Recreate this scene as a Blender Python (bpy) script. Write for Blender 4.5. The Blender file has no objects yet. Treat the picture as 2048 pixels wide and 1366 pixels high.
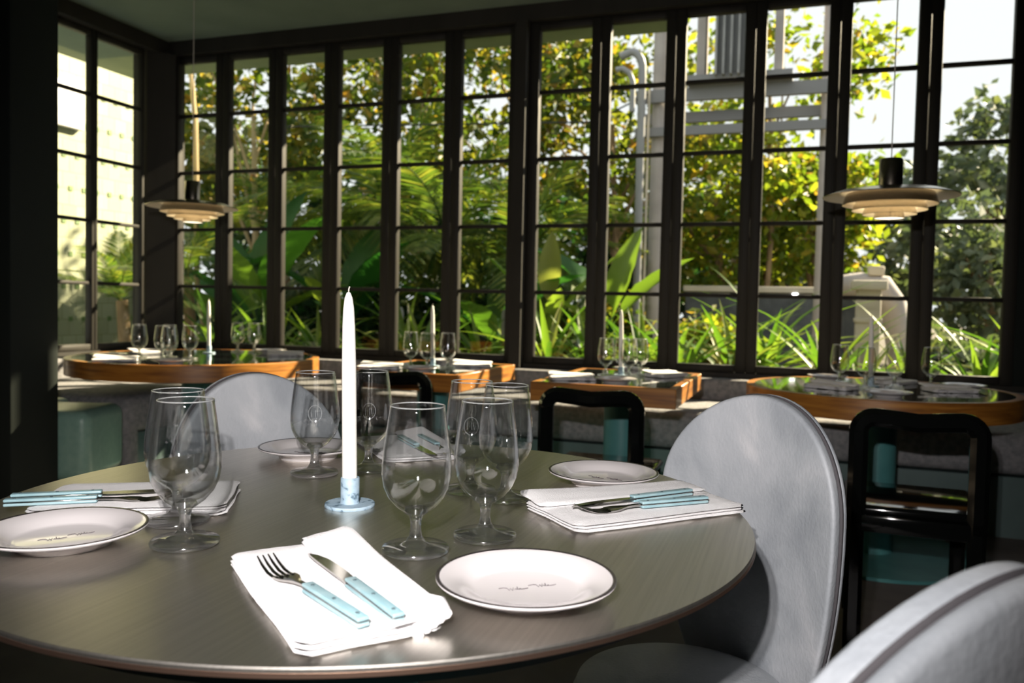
import bpy, bmesh, math, random
from mathutils import Vector, Matrix
R = math.radians
rnd = random.Random(7)
sc = bpy.context.scene
C = sc.collection

# ------------------------------------------------------------------ camera
CAM = (0.0, 0.0, 1.05)
yaw, pitch, roll = R(-19.340), R(-2.266), R(1.269)
fw = Vector((math.sin(yaw) * math.cos(pitch), math.cos(yaw) * math.cos(pitch), math.sin(pitch)))
rt = Vector((math.cos(yaw), -math.sin(yaw), 0))
up = rt.cross(fw)
rt2 = rt * math.cos(roll) + up * math.sin(roll)
up2 = -rt * math.sin(roll) + up * math.cos(roll)
cd = bpy.data.cameras.new('camera')
cam = bpy.data.objects.new('camera', cd); C.objects.link(cam)
M = Matrix((rt2, up2, -fw)).transposed().to_4x4(); M.translation = CAM
cam.matrix_world = M
cd.sensor_fit = 'HORIZONTAL'; cd.sensor_width = 39.68; cd.lens = 1637.26 / 2048 * 39.68
cd.shift_x = -0.001; cd.shift_y = -0.00537; cd.clip_start = 0.02; cd.clip_end = 300
cd.dof.use_dof = True; cd.dof.focus_distance = 1.25; cd.dof.aperture_fstop = 6.3
sc.camera = cam

# ------------------------------------------------------------------ world, sun, flash, exposure
w = bpy.data.worlds.new('overcast_bright_sky'); sc.world = w; w.use_nodes = True
bg = w.node_tree.nodes['Background']
bg.inputs[0].default_value = (0.97, 0.99, 1.0, 1); bg.inputs[1].default_value = 1.12
SUN_EL, SUN_AZ = R(33), R(40.5)
sv = Vector((math.cos(SUN_EL) * math.sin(SUN_AZ), math.cos(SUN_EL) * math.cos(SUN_AZ), math.sin(SUN_EL)))
sd = bpy.data.lights.new('sun', 'SUN'); sd.energy = 25.0; sd.angle = R(0.7); sd.color = (1.0, 0.83, 0.58)
sun = bpy.data.objects.new('sun', sd); C.objects.link(sun)
sun.rotation_euler = (-sv).to_track_quat('-Z', 'Y').to_euler(); sun.location = (8, 12, 12)
# the photographer's flash: two small tubes side by side, left of and above the lens
for k in (0, 1):
    fd = bpy.data.lights.new('camera_flash', 'SPOT'); fd.energy = 70.0; fd.color = (1.0, 0.95, 0.93)
    fd.spot_size = R(88); fd.spot_blend = 0.70; fd.shadow_soft_size = 0.008
    fo = bpy.data.objects.new('camera_flash', fd); C.objects.link(fo)
    fo.location = Vector(CAM) + rt2 * (-0.10 + 0.035 * k) + up2 * 0.19 - fw * 0.02
    fo.rotation_euler = (fw - up2 * 0.16).to_track_quat('-Z', 'Y').to_euler()
sc.view_settings.view_transform = 'Standard'; sc.view_settings.look = 'None'
sc.view_settings.gamma = 1.0; sc.view_settings.use_curve_mapping = False
sc.view_settings.exposure = 0.0
sc.cycles.sample_clamp_indirect = 6.0
sc.cycles.max_bounces = 10; sc.cycles.transmission_bounces = 8; sc.cycles.transparent_max_bounces = 20
sc.cycles.use_adaptive_sampling = True; sc.cycles.adaptive_threshold = 0.045
sc.cycles.blur_glossy = 0.0

# ------------------------------------------------------------------ materials
MATS = {}
def nm(name):
    m = bpy.data.materials.new(name); m.use_nodes = True; MATS[name] = m
    return m, m.node_tree.nodes, m.node_tree.links, m.node_tree.nodes['Principled BSDF']
def pmat(name, col, rough=0.5, metal=0.0, spec=0.5, coat=0.0, trans=0.0, ior=1.45, emis=None, es=0.0):
    m, n, l, p = nm(name)
    p.inputs['Base Color'].default_value = (*col, 1); p.inputs['Roughness'].default_value = rough
    p.inputs['Metallic'].default_value = metal; p.inputs['Specular IOR Level'].default_value = spec
    p.inputs['Coat Weight'].default_value = coat; p.inputs['Coat Roughness'].default_value = 0.05
    p.inputs['Transmission Weight'].default_value = trans; p.inputs['IOR'].default_value = ior
    if emis: p.inputs['Emission Color'].default_value = (*emis, 1); p.inputs['Emission Strength'].default_value = es
    return m
def ramp(n, stops):
    r = n.new('ShaderNodeValToRGB'); e = r.color_ramp.elements
    while len(e) < len(stops): e.new(0.5)
    for q, (pos, c) in zip(e, stops): q.position = pos; q.color = (*c, 1)
    return r
def noisy(name, stops, scale=6, stretch=(1, 1, 1), detail=4, rough=0.6, bump=0.0, bscale=None, metal=0.0, spec=0.5, dist=0.0, coat=0.0):
    m, n, l, p = nm(name)
    tc = n.new('ShaderNodeTexCoord'); mp = n.new('ShaderNodeMapping'); mp.inputs['Scale'].default_value = stretch
    l.new(tc.outputs['Object'], mp.inputs[0])
    t = n.new('ShaderNodeTexNoise'); t.inputs['Scale'].default_value = scale; t.inputs['Detail'].default_value = detail
    t.inputs['Distortion'].default_value = dist
    l.new(mp.outputs[0], t.inputs[0]); r = ramp(n, stops); l.new(t.outputs[0], r.inputs[0]); l.new(r.outputs[0], p.inputs['Base Color'])
    p.inputs['Roughness'].default_value = rough; p.inputs['Metallic'].default_value = metal; p.inputs['Specular IOR Level'].default_value = spec
    p.inputs['Coat Weight'].default_value = coat; p.inputs['Coat Roughness'].default_value = 0.04
    if bump:
        t2 = n.new('ShaderNodeTexNoise'); t2.inputs['Scale'].default_value = bscale or scale * 4; l.new(mp.outputs[0], t2.inputs[0])
        b = n.new('ShaderNodeBump'); b.inputs['Strength'].default_value = bump; b.inputs['Distance'].default_value = 0.01
        l.new(t2.outputs[0], b.inputs['Height']); l.new(b.outputs[0], p.inputs['Normal'])
    return m

noisy('frame_paint', [(0.3, (0.024, 0.022, 0.018)), (0.7, (0.033, 0.030, 0.025))], 9, (1, 1, 0.2), rough=0.62, spec=0.25)
pmat('dark_wall', (0.014, 0.018, 0.016), 0.75, spec=0.2)
noisy('ceiling_plaster', [(0.3, (0.15, 0.20, 0.155)), (0.7, (0.18, 0.235, 0.185))], 3, rough=0.9)
noisy('floor_concrete', [(0.3, (0.10, 0.086, 0.080)), (0.7, (0.15, 0.13, 0.12))], 5, detail=8, rough=0.7)
noisy('felt_grey', [(0.35, (0.19, 0.19, 0.20)), (0.65, (0.29, 0.28, 0.285))], 40, detail=6, rough=0.95, bump=0.3, bscale=220, spec=0.15)
noisy('leather_grey', [(0.30, (0.25, 0.27, 0.295)), (0.48, (0.35, 0.37, 0.395)), (0.60, (0.42, 0.435, 0.46)), (0.72, (0.62, 0.61, 0.62))], 5.5, (1, 1, 0.8), detail=9, rough=0.5, bump=0.12, bscale=160, spec=0.3, dist=0.6)
pmat('leather_seam_shade', (0.06, 0.055, 0.06), 0.8)  # seam darkened to paint the shade in the gap between shell and pad
pmat('lacquer_black', (0.0035, 0.004, 0.0038), 0.10, spec=0.5, coat=0.6)
noisy('teal_steel', [(0.35, (0.065, 0.215, 0.215)), (0.65, (0.085, 0.26, 0.255))], 8, rough=0.42)
noisy('teal_leather', [(0.35, (0.20, 0.34, 0.29)), (0.65, (0.24, 0.39, 0.33))], 30, rough=0.33, bump=0.08, bscale=200)
noisy('teal_plinth', [(0.35, (0.085, 0.13, 0.125)), (0.65, (0.10, 0.15, 0.145))], 8, rough=0.5)
pmat('table_glass', (0.012, 0.022, 0.018), 0.035, spec=1.0, coat=1.0)
pmat('chair_leg_metal', (0.05, 0.05, 0.05), 0.35, metal=0.8)
pmat('porcelain', (0.60, 0.565, 0.565), 0.16, coat=0.3)
pmat('plate_black', (0.03, 0.025, 0.025), 0.25)
pmat('plate_ink', (0.06, 0.045, 0.05), 0.4)
noisy('napkin_cotton', [(0.3, (0.78, 0.765, 0.77)), (0.7, (0.84, 0.825, 0.825))], 12, rough=0.9, bump=0.25, bscale=500, spec=0.1)
noisy('candle_wax', [(0.3, (0.88, 0.86, 0.79)), (0.7, (0.91, 0.89, 0.83))], 4, rough=0.5)
pmat('candle_wick', (0.5, 0.47, 0.42), 0.9)
noisy('holder_blue', [(0.38, (0.10, 0.16, 0.21)), (0.46, (0.30, 0.41, 0.50)), (0.7, (0.38, 0.49, 0.57))], 90, detail=5, rough=0.55)
noisy('handle_blue', [(0.35, (0.22, 0.36, 0.40)), (0.65, (0.29, 0.42, 0.45))], 45, (1, 3, 3), rough=0.35)
pmat('rivet', (0.05, 0.08, 0.09), 0.4)
pmat('cutlery_steel', (0.50, 0.48, 0.46), 0.16, metal=1.0)
noisy('lamp_metal', [(0.35, (0.34, 0.30, 0.24)), (0.65, (0.43, 0.38, 0.31))], 60, (1, 1, 12), rough=0.24, metal=1.0)
pmat('lamp_inner', (0.80, 0.74, 0.62), 0.5)
pmat('lamp_cord', (0.62, 0.58, 0.52), 0.6)
pmat('lamp_bulb', (1, 1, 1), 0.5, emis=(1.0, 0.80, 0.50), es=45.0)
pmat('lamp_diffuser', (1, 1, 1), 0.5, emis=(1.0, 0.86, 0.62), es=2.5)
def thin_glass():
    m, n, l, p = nm('goblet_glass'); n.remove(p); out = n['Material Output']
    tr = n.new('ShaderNodeBsdfTransparent'); tr.inputs[0].default_value = (0.97, 0.975, 0.975, 1)
    gl = n.new('ShaderNodeBsdfGlass'); gl.inputs['Roughness'].default_value = 0.0; gl.inputs['IOR'].default_value = 1.46
    gs = n.new('ShaderNodeBsdfGlossy'); gs.inputs['Roughness'].default_value = 0.035; gs.inputs[0].default_value = (1, 1, 1, 1)
    lw = n.new('ShaderNodeLayerWeight'); lw.inputs[0].default_value = 0.5
    def curve(e, a, c):
        pw = n.new('ShaderNodeMath'); pw.operation = 'POWER'; l.new(lw.outputs['Facing'], pw.inputs[0]); pw.inputs[1].default_value = e
        ma = n.new('ShaderNodeMath'); ma.operation = 'MULTIPLY_ADD'; l.new(pw.outputs[0], ma.inputs[0]); ma.inputs[1].default_value = a; ma.inputs[2].default_value = c
        return ma.outputs[0]
    mx = n.new('ShaderNodeMixShader'); l.new(curve(3.5, 0.85, 0.0), mx.inputs[0]); l.new(tr.outputs[0], mx.inputs[1]); l.new(gl.outputs[0], mx.inputs[2])
    m2 = n.new('ShaderNodeMixShader'); l.new(curve(3.0, 0.55, 0.075), m2.inputs[0]); l.new(mx.outputs[0], m2.inputs[1]); l.new(gs.outputs[0], m2.inputs[2]); l.new(m2.outputs[0], out.inputs[0])
    m, n, l, p = nm('goblet_solid'); out = n['Material Output']
    p.inputs['Transmission Weight'].default_value = 1; p.inputs['Roughness'].default_value = 0.0; p.inputs['IOR'].default_value = 1.48; p.inputs['Base Color'].default_value = (1, 1, 1, 1)
    tr = n.new('ShaderNodeBsdfTransparent'); mx = n.new('ShaderNodeMixShader'); mx.inputs[0].default_value = 0.55
    l.new(tr.outputs[0], mx.inputs[1]); l.new(p.outputs[0], mx.inputs[2])
    df = n.new('ShaderNodeBsdfDiffuse'); df.inputs[0].default_value = (0.9, 0.92, 0.93, 1); m3 = n.new('ShaderNodeMixShader'); m3.inputs[0].default_value = 0.012
    l.new(mx.outputs[0], m3.inputs[1]); l.new(df.outputs[0], m3.inputs[2])
    gs = n.new('ShaderNodeBsdfGlossy'); gs.inputs['Roughness'].default_value = 0.10; m4 = n.new('ShaderNodeMixShader'); m4.inputs[0].default_value = 0.16
    l.new(m3.outputs[0], m4.inputs[1]); l.new(gs.outputs[0], m4.inputs[2]); l.new(m4.outputs[0], out.inputs[0])
thin_glass()
pmat('goblet_rim', (0.9, 0.92, 0.93), 0.12, trans=0.75, ior=1.5, coat=0.5)
pmat('etched_glass', (0.45, 0.47, 0.48), 0.6)

def brushed():
    m, n, l, p = nm('brushed_steel')
    tc = n.new('ShaderNodeTexCoord'); mp = n.new('ShaderNodeMapping')
    mp.inputs['Rotation'].default_value = (0, 0, R(17)); mp.inputs['Scale'].default_value = (260, 5, 1)
    l.new(tc.outputs['Object'], mp.inputs[0])
    t = n.new('ShaderNodeTexNoise'); t.inputs['Scale'].default_value = 1; t.inputs['Detail'].default_value = 5; l.new(mp.outputs[0], t.inputs[0])
    r = ramp(n, [(0.3, (0.62, 0.585, 0.53)), (0.7, (0.72, 0.68, 0.62))]); l.new(t.outputs[0], r.inputs[0]); l.new(r.outputs[0], p.inputs['Base Color'])
    p.inputs['Metallic'].default_value = 1.0; p.inputs['Roughness'].default_value = 0.35
    b = n.new('ShaderNodeBump'); b.inputs['Strength'].default_value = 0.05; b.inputs['Distance'].default_value = 0.002
    l.new(t.outputs[0], b.inputs['Height']); l.new(b.outputs[0], p.inputs['Normal'])
brushed()
pmat('copper_edge', (0.42, 0.27, 0.20), 0.38, metal=1.0)

def wood(name, c0, c1, c2, axis):
    m, n, l, p = nm(name)
    tc = n.new('ShaderNodeTexCoord'); mp = n.new('ShaderNodeMapping')
    mp.inputs['Scale'].default_value = {'x': (1.2, 9, 22), 'y': (9, 1.2, 22), 'r': (2.2, 2.2, 26)}[axis]
    l.new(tc.outputs['Object'], mp.inputs[0])
    t = n.new('ShaderNodeTexNoise'); t.inputs['Scale'].default_value = 2.6; t.inputs['Detail'].default_value = 6; t.inputs['Distortion'].default_value = 0.4
    l.new(mp.outputs[0], t.inputs[0]); r = ramp(n, [(0.3, c0), (0.5, c1), (0.72, c2)]); l.new(t.outputs[0], r.inputs[0])
    l.new(r.outputs[0], p.inputs['Base Color']); p.inputs['Roughness'].default_value = 0.38; p.inputs['Coat Weight'].default_value = 0.15
for ax in 'xyr': wood('teak_' + ax, (0.19, 0.068, 0.012), (0.32, 0.125, 0.020), (0.44, 0.19, 0.032), ax)

def pane_mat():
    m, n, l, p = nm('window_glass'); n.remove(p)
    out = n['Material Output']; tr = n.new('ShaderNodeBsdfTransparent'); tr.inputs[0].default_value = (0.97, 0.985, 0.975, 1)
    gl = n.new('ShaderNodeBsdfGlossy'); gl.inputs['Roughness'].default_value = 0.01; gl.inputs[0].default_value = (0.9, 0.9, 0.9, 1)
    lw = n.new('ShaderNodeLayerWeight'); lw.inputs[0].default_value = 0.5     # Facing is the same on both sides of the pane
    pw = n.new('ShaderNodeMath'); pw.operation = 'POWER'; l.new(lw.outputs['Facing'], pw.inputs[0]); pw.inputs[1].default_value = 5
    ma = n.new('ShaderNodeMath'); ma.operation = 'MULTIPLY_ADD'; l.new(pw.outputs[0], ma.inputs[0]); ma.inputs[1].default_value = 0.55; ma.inputs[2].default_value = 0.02
    mx = n.new('ShaderNodeMixShader'); l.new(ma.outputs[0], mx.inputs[0]); l.new(tr.outputs[0], mx.inputs[1]); l.new(gl.outputs[0], mx.inputs[2])
    l.new(mx.outputs[0], out.inputs[0])
pane_mat()

def leafmat(name, stops, trans=0.45, rough=0.45, tint=(1.1, 1.25, 0.5)):
    """leaf with light shining through; every leaf (mesh island) takes its own shade"""
    m, n, l, p = nm(name); out = n['Material Output']
    g = n.new('ShaderNodeNewGeometry'); oi = n.new('ShaderNodeObjectInfo')
    ad = n.new('ShaderNodeMath'); ad.operation = 'ADD'; l.new(g.outputs['Random Per Island'], ad.inputs[0]); l.new(oi.outputs['Random'], ad.inputs[1])
    fr = n.new('ShaderNodeMath'); fr.operation = 'FRACT'; l.new(ad.outputs[0], fr.inputs[0])
    r = ramp(n, stops); l.new(fr.outputs[0], r.inputs[0]); l.new(r.outputs[0], p.inputs['Base Color'])
    p.inputs['Roughness'].default_value = rough; p.inputs['Specular IOR Level'].default_value = 0.35
    mu = n.new('ShaderNodeMixRGB'); mu.blend_type = 'MULTIPLY'; mu.inputs[0].default_value = 1; l.new(r.outputs[0], mu.inputs[1]); mu.inputs[2].default_value = (*tint, 1)
    tb = n.new('ShaderNodeBsdfTranslucent'); l.new(mu.outputs[0], tb.inputs[0])
    mx = n.new('ShaderNodeMixShader'); mx.inputs[0].default_value = trans
    l.new(p.outputs[0], mx.inputs[1]); l.new(tb.outputs[0], mx.inputs[2]); l.new(mx.outputs[0], out.inputs[0])
leafmat('leaf_tree', [(0, (0.04, 0.08, 0.018)), (0.4, (0.085, 0.13, 0.025)), (0.75, (0.18, 0.20, 0.03)), (0.94, (0.30, 0.23, 0.045)), (1, (0.30, 0.15, 0.04))], 0.58, tint=(1.3, 1.25, 0.45))
leafmat('leaf_bright', [(0, (0.09, 0.15, 0.02)), (0.5, (0.17, 0.23, 0.03)), (0.85, (0.30, 0.31, 0.045)), (1, (0.38, 0.24, 0.05))], 0.62, tint=(1.25, 1.25, 0.45))
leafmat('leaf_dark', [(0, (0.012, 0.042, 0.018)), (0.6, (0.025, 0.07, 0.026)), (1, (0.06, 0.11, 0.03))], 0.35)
leafmat('leaf_hazed', [(0, (0.09, 0.12, 0.085)), (0.6, (0.13, 0.16, 0.105)), (1, (0.20, 0.21, 0.13))], 0.3)  # distance haze painted into the paler, greyer leaf colour
leafmat('leaf_spiky', [(0, (0.06, 0.13, 0.02)), (0.5, (0.11, 0.20, 0.03)), (0.85, (0.20, 0.27, 0.05)), (1, (0.30, 0.30, 0.10))], 0.45)
leafmat('leaf_banana', [(0, (0.02, 0.085, 0.022)), (0.6, (0.035, 0.12, 0.028)), (1, (0.07, 0.17, 0.03))], 0.45)
leafmat('leaf_palm', [(0, (0.05, 0.10, 0.025)), (0.6, (0.10, 0.16, 0.035)), (1, (0.22, 0.24, 0.06))], 0.5, tint=(1.25, 1.25, 0.5))
leafmat('leaf_dry', [(0, (0.20, 0.11, 0.045)), (0.6, (0.28, 0.17, 0.06)), (1, (0.33, 0.24, 0.08))], 0.35, tint=(1.1, 0.9, 0.5))
noisy('bark', [(0.3, (0.15, 0.10, 0.055)), (0.7, (0.32, 0.22, 0.12))], 14, (1, 1, 0.25), rough=0.9, bump=0.5)
noisy('bark_pale', [(0.3, (0.34, 0.25, 0.13)), (0.7, (0.48, 0.36, 0.18))], 8, (1, 1, 0.2), rough=0.8)
noisy('soil', [(0.3, (0.05, 0.042, 0.03)), (0.7, (0.12, 0.10, 0.07))], 4, detail=8, rough=1.0)
noisy('concrete_pale', [(0.3, (0.33, 0.30, 0.285)), (0.7, (0.46, 0.42, 0.40))], 3, detail=8, rough=0.9)
noisy('concrete_grey', [(0.3, (0.22, 0.225, 0.23)), (0.7, (0.33, 0.33, 0.335))], 5, detail=8, rough=0.85)
noisy('stone_cream', [(0.3, (0.50, 0.45, 0.36)), (0.7, (0.62, 0.56, 0.46))], 4, detail=7, rough=0.9)
noisy('stone_dark', [(0.3, (0.045, 0.05, 0.06)), (0.7, (0.10, 0.11, 0.12))], 6, detail=7, rough=0.6)
pmat('steel_weathered', (0.22, 0.22, 0.225), 0.55, metal=0.3)
pmat('pvc_grey', (0.27, 0.275, 0.28), 0.5)
noisy('roof_red', [(0.3, (0.075, 0.03, 0.028)), (0.7, (0.12, 0.05, 0.045))], 10, rough=0.9)
noisy('soffit_green', [(0.3, (0.20, 0.25, 0.16)), (0.7, (0.27, 0.32, 0.20))], 3, rough=0.8)
pmat('box_white', (0.72, 0.70, 0.72), 0.6)
pmat('cable_black', (0.02, 0.02, 0.02), 0.7)

def tilewall():
    m, n, l, p = nm('tile_wall')
    tc = n.new('ShaderNodeTexCoord'); mp = n.new('ShaderNodeMapping'); mp.inputs['Rotation'].default_value = (R(90), 0, R(90))
    l.new(tc.outputs['Object'], mp.inputs[0])
    br = n.new('ShaderNodeTexBrick'); br.offset = 0.5
    br.inputs['Color1'].default_value = (0.33, 0.35, 0.22, 1); br.inputs['Color2'].default_value = (0.40, 0.42, 0.28, 1); br.inputs['Mortar'].default_value = (0.25, 0.28, 0.15, 1)
    br.inputs['Scale'].default_value = 1; br.inputs['Brick Width'].default_value = 0.16; br.inputs['Row Height'].default_value = 0.16; br.inputs['Mortar Size'].default_value = 0.004
    l.new(tc.outputs['UV'], br.inputs[0]); l.new(br.outputs[0], p.inputs['Base Color']); p.inputs['Roughness'].default_value = 0.6
tilewall()
noisy('square_green', [(0.3, (0.10, 0.17, 0.06)), (0.7, (0.15, 0.23, 0.08))], 9, rough=0.5)

# ------------------------------------------------------------------ mesh helpers
class MB:
    def __init__(s): s.v, s.f, s.sm = [], [], []
    def add(s, vs, fs, smooth=False):
        o = len(s.v); s.v += [tuple(q) for q in vs]; s.f += [tuple(i + o for i in q) for q in fs]; s.sm += [smooth] * len(fs); return s
    def box(s, x0, x1, y0, y1, z0, z1):
        return s.add([(x0, y0, z0), (x1, y0, z0), (x1, y1, z0), (x0, y1, z0), (x0, y0, z1), (x1, y0, z1), (x1, y1, z1), (x0, y1, z1)],
                     [(3, 2, 1, 0), (4, 5, 6, 7), (0, 1, 5, 4), (1, 2, 6, 5), (2, 3, 7, 6), (3, 0, 4, 7)])
    def rbox(s, x0, x1, y0, y1, z0, z1, r=0.01, seg=3):
        bm = bmesh.new(); bmesh.ops.create_cube(bm, size=1)
        for q in bm.verts: q.co = (x0 if q.co.x < 0 else x1, y0 if q.co.y < 0 else y1, z0 if q.co.z < 0 else z1)
        bmesh.ops.bevel(bm, geom=list(bm.edges), offset=r, segments=seg, profile=0.5, affect='EDGES')
        bm.verts.index_update(); s.add([q.co[:] for q in bm.verts], [[q.index for q in f.verts] for f in bm.faces], True); bm.free(); return s
    def lathe(s, prof, seg=32, closed=False, smooth=True, caps=True):
        vs, fs = [], []
        n = len(prof)
        for r, z in prof:
            for k in range(seg): a = 2 * math.pi * k / seg; vs.append((r * math.cos(a), r * math.sin(a), z))
        for i in range(n if closed else n - 1):
            j = (i + 1) % n
            for k in range(seg): k2 = (k + 1) % seg; fs.append((i * seg + k, i * seg + k2, j * seg + k2, j * seg + k))
        if caps and not closed:
            if prof[0][0] > 1e-6: fs.append(tuple(range(seg))[::-1])
            if prof[-1][0] > 1e-6: fs.append(tuple((n - 1) * seg + k for k in range(seg)))
        return s.add(vs, fs, smooth)
    def tube(s, pts, rad, seg=8, caps=True, flat=1.0):
        pts = [Vector(q) for q in pts]; n = len(pts); rad = rad if isinstance(rad, (list, tuple)) else [rad] * n
        vs, fs = [], []; ref = None
        for i in range(n):
            t = (pts[min(i + 1, n - 1)] - pts[max(i - 1, 0)]).normalized()
            if ref is None: ref = Vector((0, 0, 1)) if abs(t.z) < 0.9 else Vector((1, 0, 0))
            a = t.cross(ref).normalized(); b = a.cross(t).normalized(); ref = b
            for k in range(seg):
                q = 2 * math.pi * k / seg; vs.append(pts[i] + a * math.cos(q) * rad[i] + b * math.sin(q) * rad[i] * flat)
        for i in range(n - 1):
            for k in range(seg): k2 = (k + 1) % seg; fs.append((i * seg + k, i * seg + k2, (i + 1) * seg + k2, (i + 1) * seg + k))
        if caps: fs.append(tuple(range(seg))[::-1]); fs.append(tuple((n - 1) * seg + k for k in range(seg)))
        return s.add(vs, fs, True)
    def sweep(s, pts, w, h, up=Vector((0, 1, 0)), ch=0.25):
        """bar of rounded-rectangle section along a path"""
        pts = [Vector(q) for q in pts]; n = len(pts); vs, fs = [], []
        c = ch * min(w, h)
        sec = [(w/2, -h/2+c), (w/2, h/2-c), (w/2-c, h/2), (-w/2+c, h/2), (-w/2, h/2-c), (-w/2, -h/2+c), (-w/2+c, -h/2), (w/2-c, -h/2)]
        for i in range(n):
            t = (pts[min(i + 1, n - 1)] - pts[max(i - 1, 0)]).normalized(); a = t.cross(up).normalized(); b = up
            for x, y in sec: vs.append(pts[i] + a * x + b * y)
        m = len(sec)
        for i in range(n - 1):
            for k in range(m): k2 = (k + 1) % m; fs.append((i * m + k, (i + 1) * m + k, (i + 1) * m + k2, i * m + k2))
        fs.append(tuple(range(m))); fs.append(tuple((n - 1) * m + k for k in range(m))[::-1])
        return s.add(vs, fs, True)
    def mesh(s, name):
        me = bpy.data.meshes.new(name); me.from_pydata(s.v, [], s.f); me.polygons.foreach_set('use_smooth', s.sm); me.update(); return me
    def recalc(s, name):
        me = s.mesh(name); bm = bmesh.new(); bm.from_mesh(me); bmesh.ops.recalc_face_normals(bm, faces=bm.faces); bm.to_mesh(me); bm.free(); return me

def autosmooth(me, ang=40):
    bm = bmesh.new(); bm.from_mesh(me); lim = R(ang)
    for e in bm.edges:
        if len(e.link_faces) == 2 and e.calc_face_angle(0) > lim: e.smooth = False
    bm.to_mesh(me); bm.free(); return me
def obj(name, me, mat, parent=None, loc=(0, 0, 0), rot=(0, 0, 0), scale=None):
    if isinstance(me, MB): me = autosmooth(me.recalc(name))
    if mat and not me.materials: me.materials.append(MATS[mat])
    o = bpy.data.objects.new(name, me); C.objects.link(o); o.parent = parent; o.location = loc; o.rotation_euler = rot
    if scale: o.scale = scale
    return o
def tag(o, label=None, cat=None, group=None, kind=None):
    if label: o['label'] = label
    if cat: o['category'] = cat
    if group: o['group'] = group
    if kind: o['kind'] = kind
    return o
def thing(name, label, cat, loc=(0, 0, 0), rot=(0, 0, 0), group=None, kind=None):
    o = bpy.data.objects.new(name, None); C.objects.link(o); o.empty_display_size = 0.1
    o.location = loc; o.rotation_euler = rot
    return tag(o, label, cat, group, kind)
def dup(root, loc, rot, label=None, group=None):
    r = root.copy(); C.objects.link(r); r.location = loc; r.rotation_euler = rot
    if label: r['label'] = label
    if group: r['group'] = group
    for ch in list(root.children):
        c = ch.copy(); C.objects.link(c); c.parent = r
        for g in list(ch.children):
            d = g.copy(); C.objects.link(d); d.parent = c
    return r
def struct(name, me, mat, loc=(0, 0, 0), label=None):
    return tag(obj(name, me, mat, None, loc), label, kind='structure')

# ------------------------------------------------------------------ room shell
D, XL = 5.2, -4.73
ZB = [2.450, 2.011, 1.570, 1.129]; Z0, Z1 = 0.699, 2.856; ZC = 3.01
struct('floor', MB().box(-5.0, 3.3, -2.8, 5.35, -0.1, 0.0), 'floor_concrete', label='brown grey concrete floor')
struct('ceiling', MB().box(-5.6, 3.3, -2.8, 5.36, ZC, ZC + 0.12), 'ceiling_plaster', label='plain pale green ceiling')
struct('wall_rear', MB().box(-5.0, 3.3, -2.9, -2.8, 0, ZC), 'dark_wall', label='dark wall behind the camera')
struct('wall_right', MB().box(3.2, 3.3, -2.8, 5.35, 0, ZC), 'dark_wall', label='dark wall at the right')
struct('wall_back', MB().box(-4.85, 3.2, D, D + 0.14, 0, 0.625), 'dark_wall', label='low dark wall under the back windows')
struct('wall_right_sun_block', MB().box(1.12, 3.2, D, D + 0.14, 0.625, Z1 + 0.05), 'dark_wall', label='dark wall added right of the back windows to block the sun')  # solid wall added outside the view to keep sun off the floor
struct('wall_left_light_block', MB().box(-4.87, XL, -2.8, 3.51, 0.652, Z1 + 0.05), 'dark_wall', label='unseen dark wall beyond the left windows, added to cut ambient light')  # unseen stretch closed off to keep the ambient light low
struct('wall_left', MB().box(-4.87, XL, -2.8, D, 0, 0.625), 'dark_wall', label='low dark wall under the left windows')
struct('trim_1', MB().box(-4.86, 3.2, D - 0.05, D + 0.14, Z1 + 0.05, ZC), 'frame_paint', label='dark beam above the back windows')
struct('trim_2', MB().box(-4.87, XL + 0.05, -2.8, D - 0.05, Z1 + 0.05, ZC), 'frame_paint', label='dark beam above the left windows')
struct('trim_3', MB().add([(x, y, z) for z in (0.625, Z1 + 0.05) for x, y in ((-4.87, 4.99), (-4.735, 4.988), (-4.605, 5.145), (-4.69, 5.205), (-4.69, D + 0.14), (-4.87, D + 0.14))], [(5, 4, 3, 2, 1, 0), (6, 7, 8, 9, 10, 11)] + [(k, (k + 1) % 6, 6 + (k + 1) % 6, 6 + k) for k in range(6)]), 'frame_paint', label='dark corner post of the windows, chamfer added to turn from the sun')  # chamfer made up so this post face stays out of the sun
struct('trim_4', MB().box(-1.8251, -1.7470, D - 0.085, D + 0.10, 0.625, Z1 + 0.05), 'frame_paint', label='dark post between two bays of windows')
struct('trim_5', MB().box(-4.69, 3.2, D - 0.01, D + 0.14, 0.625, 0.652), 'frame_paint', label='dark sill of the back windows')
struct('trim_6', MB().box(-4.87, XL + 0.01, -2.8, 4.99, 0.625, 0.652), 'frame_paint', label='dark sill of the left windows')
struct('trim_7', MB().rbox(-3.70, -3.325, 2.70, 2.955, 0, ZC - 0.005, 0.012, 2), 'dark_wall', label='broad dark pillar standing at the left edge')

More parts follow.
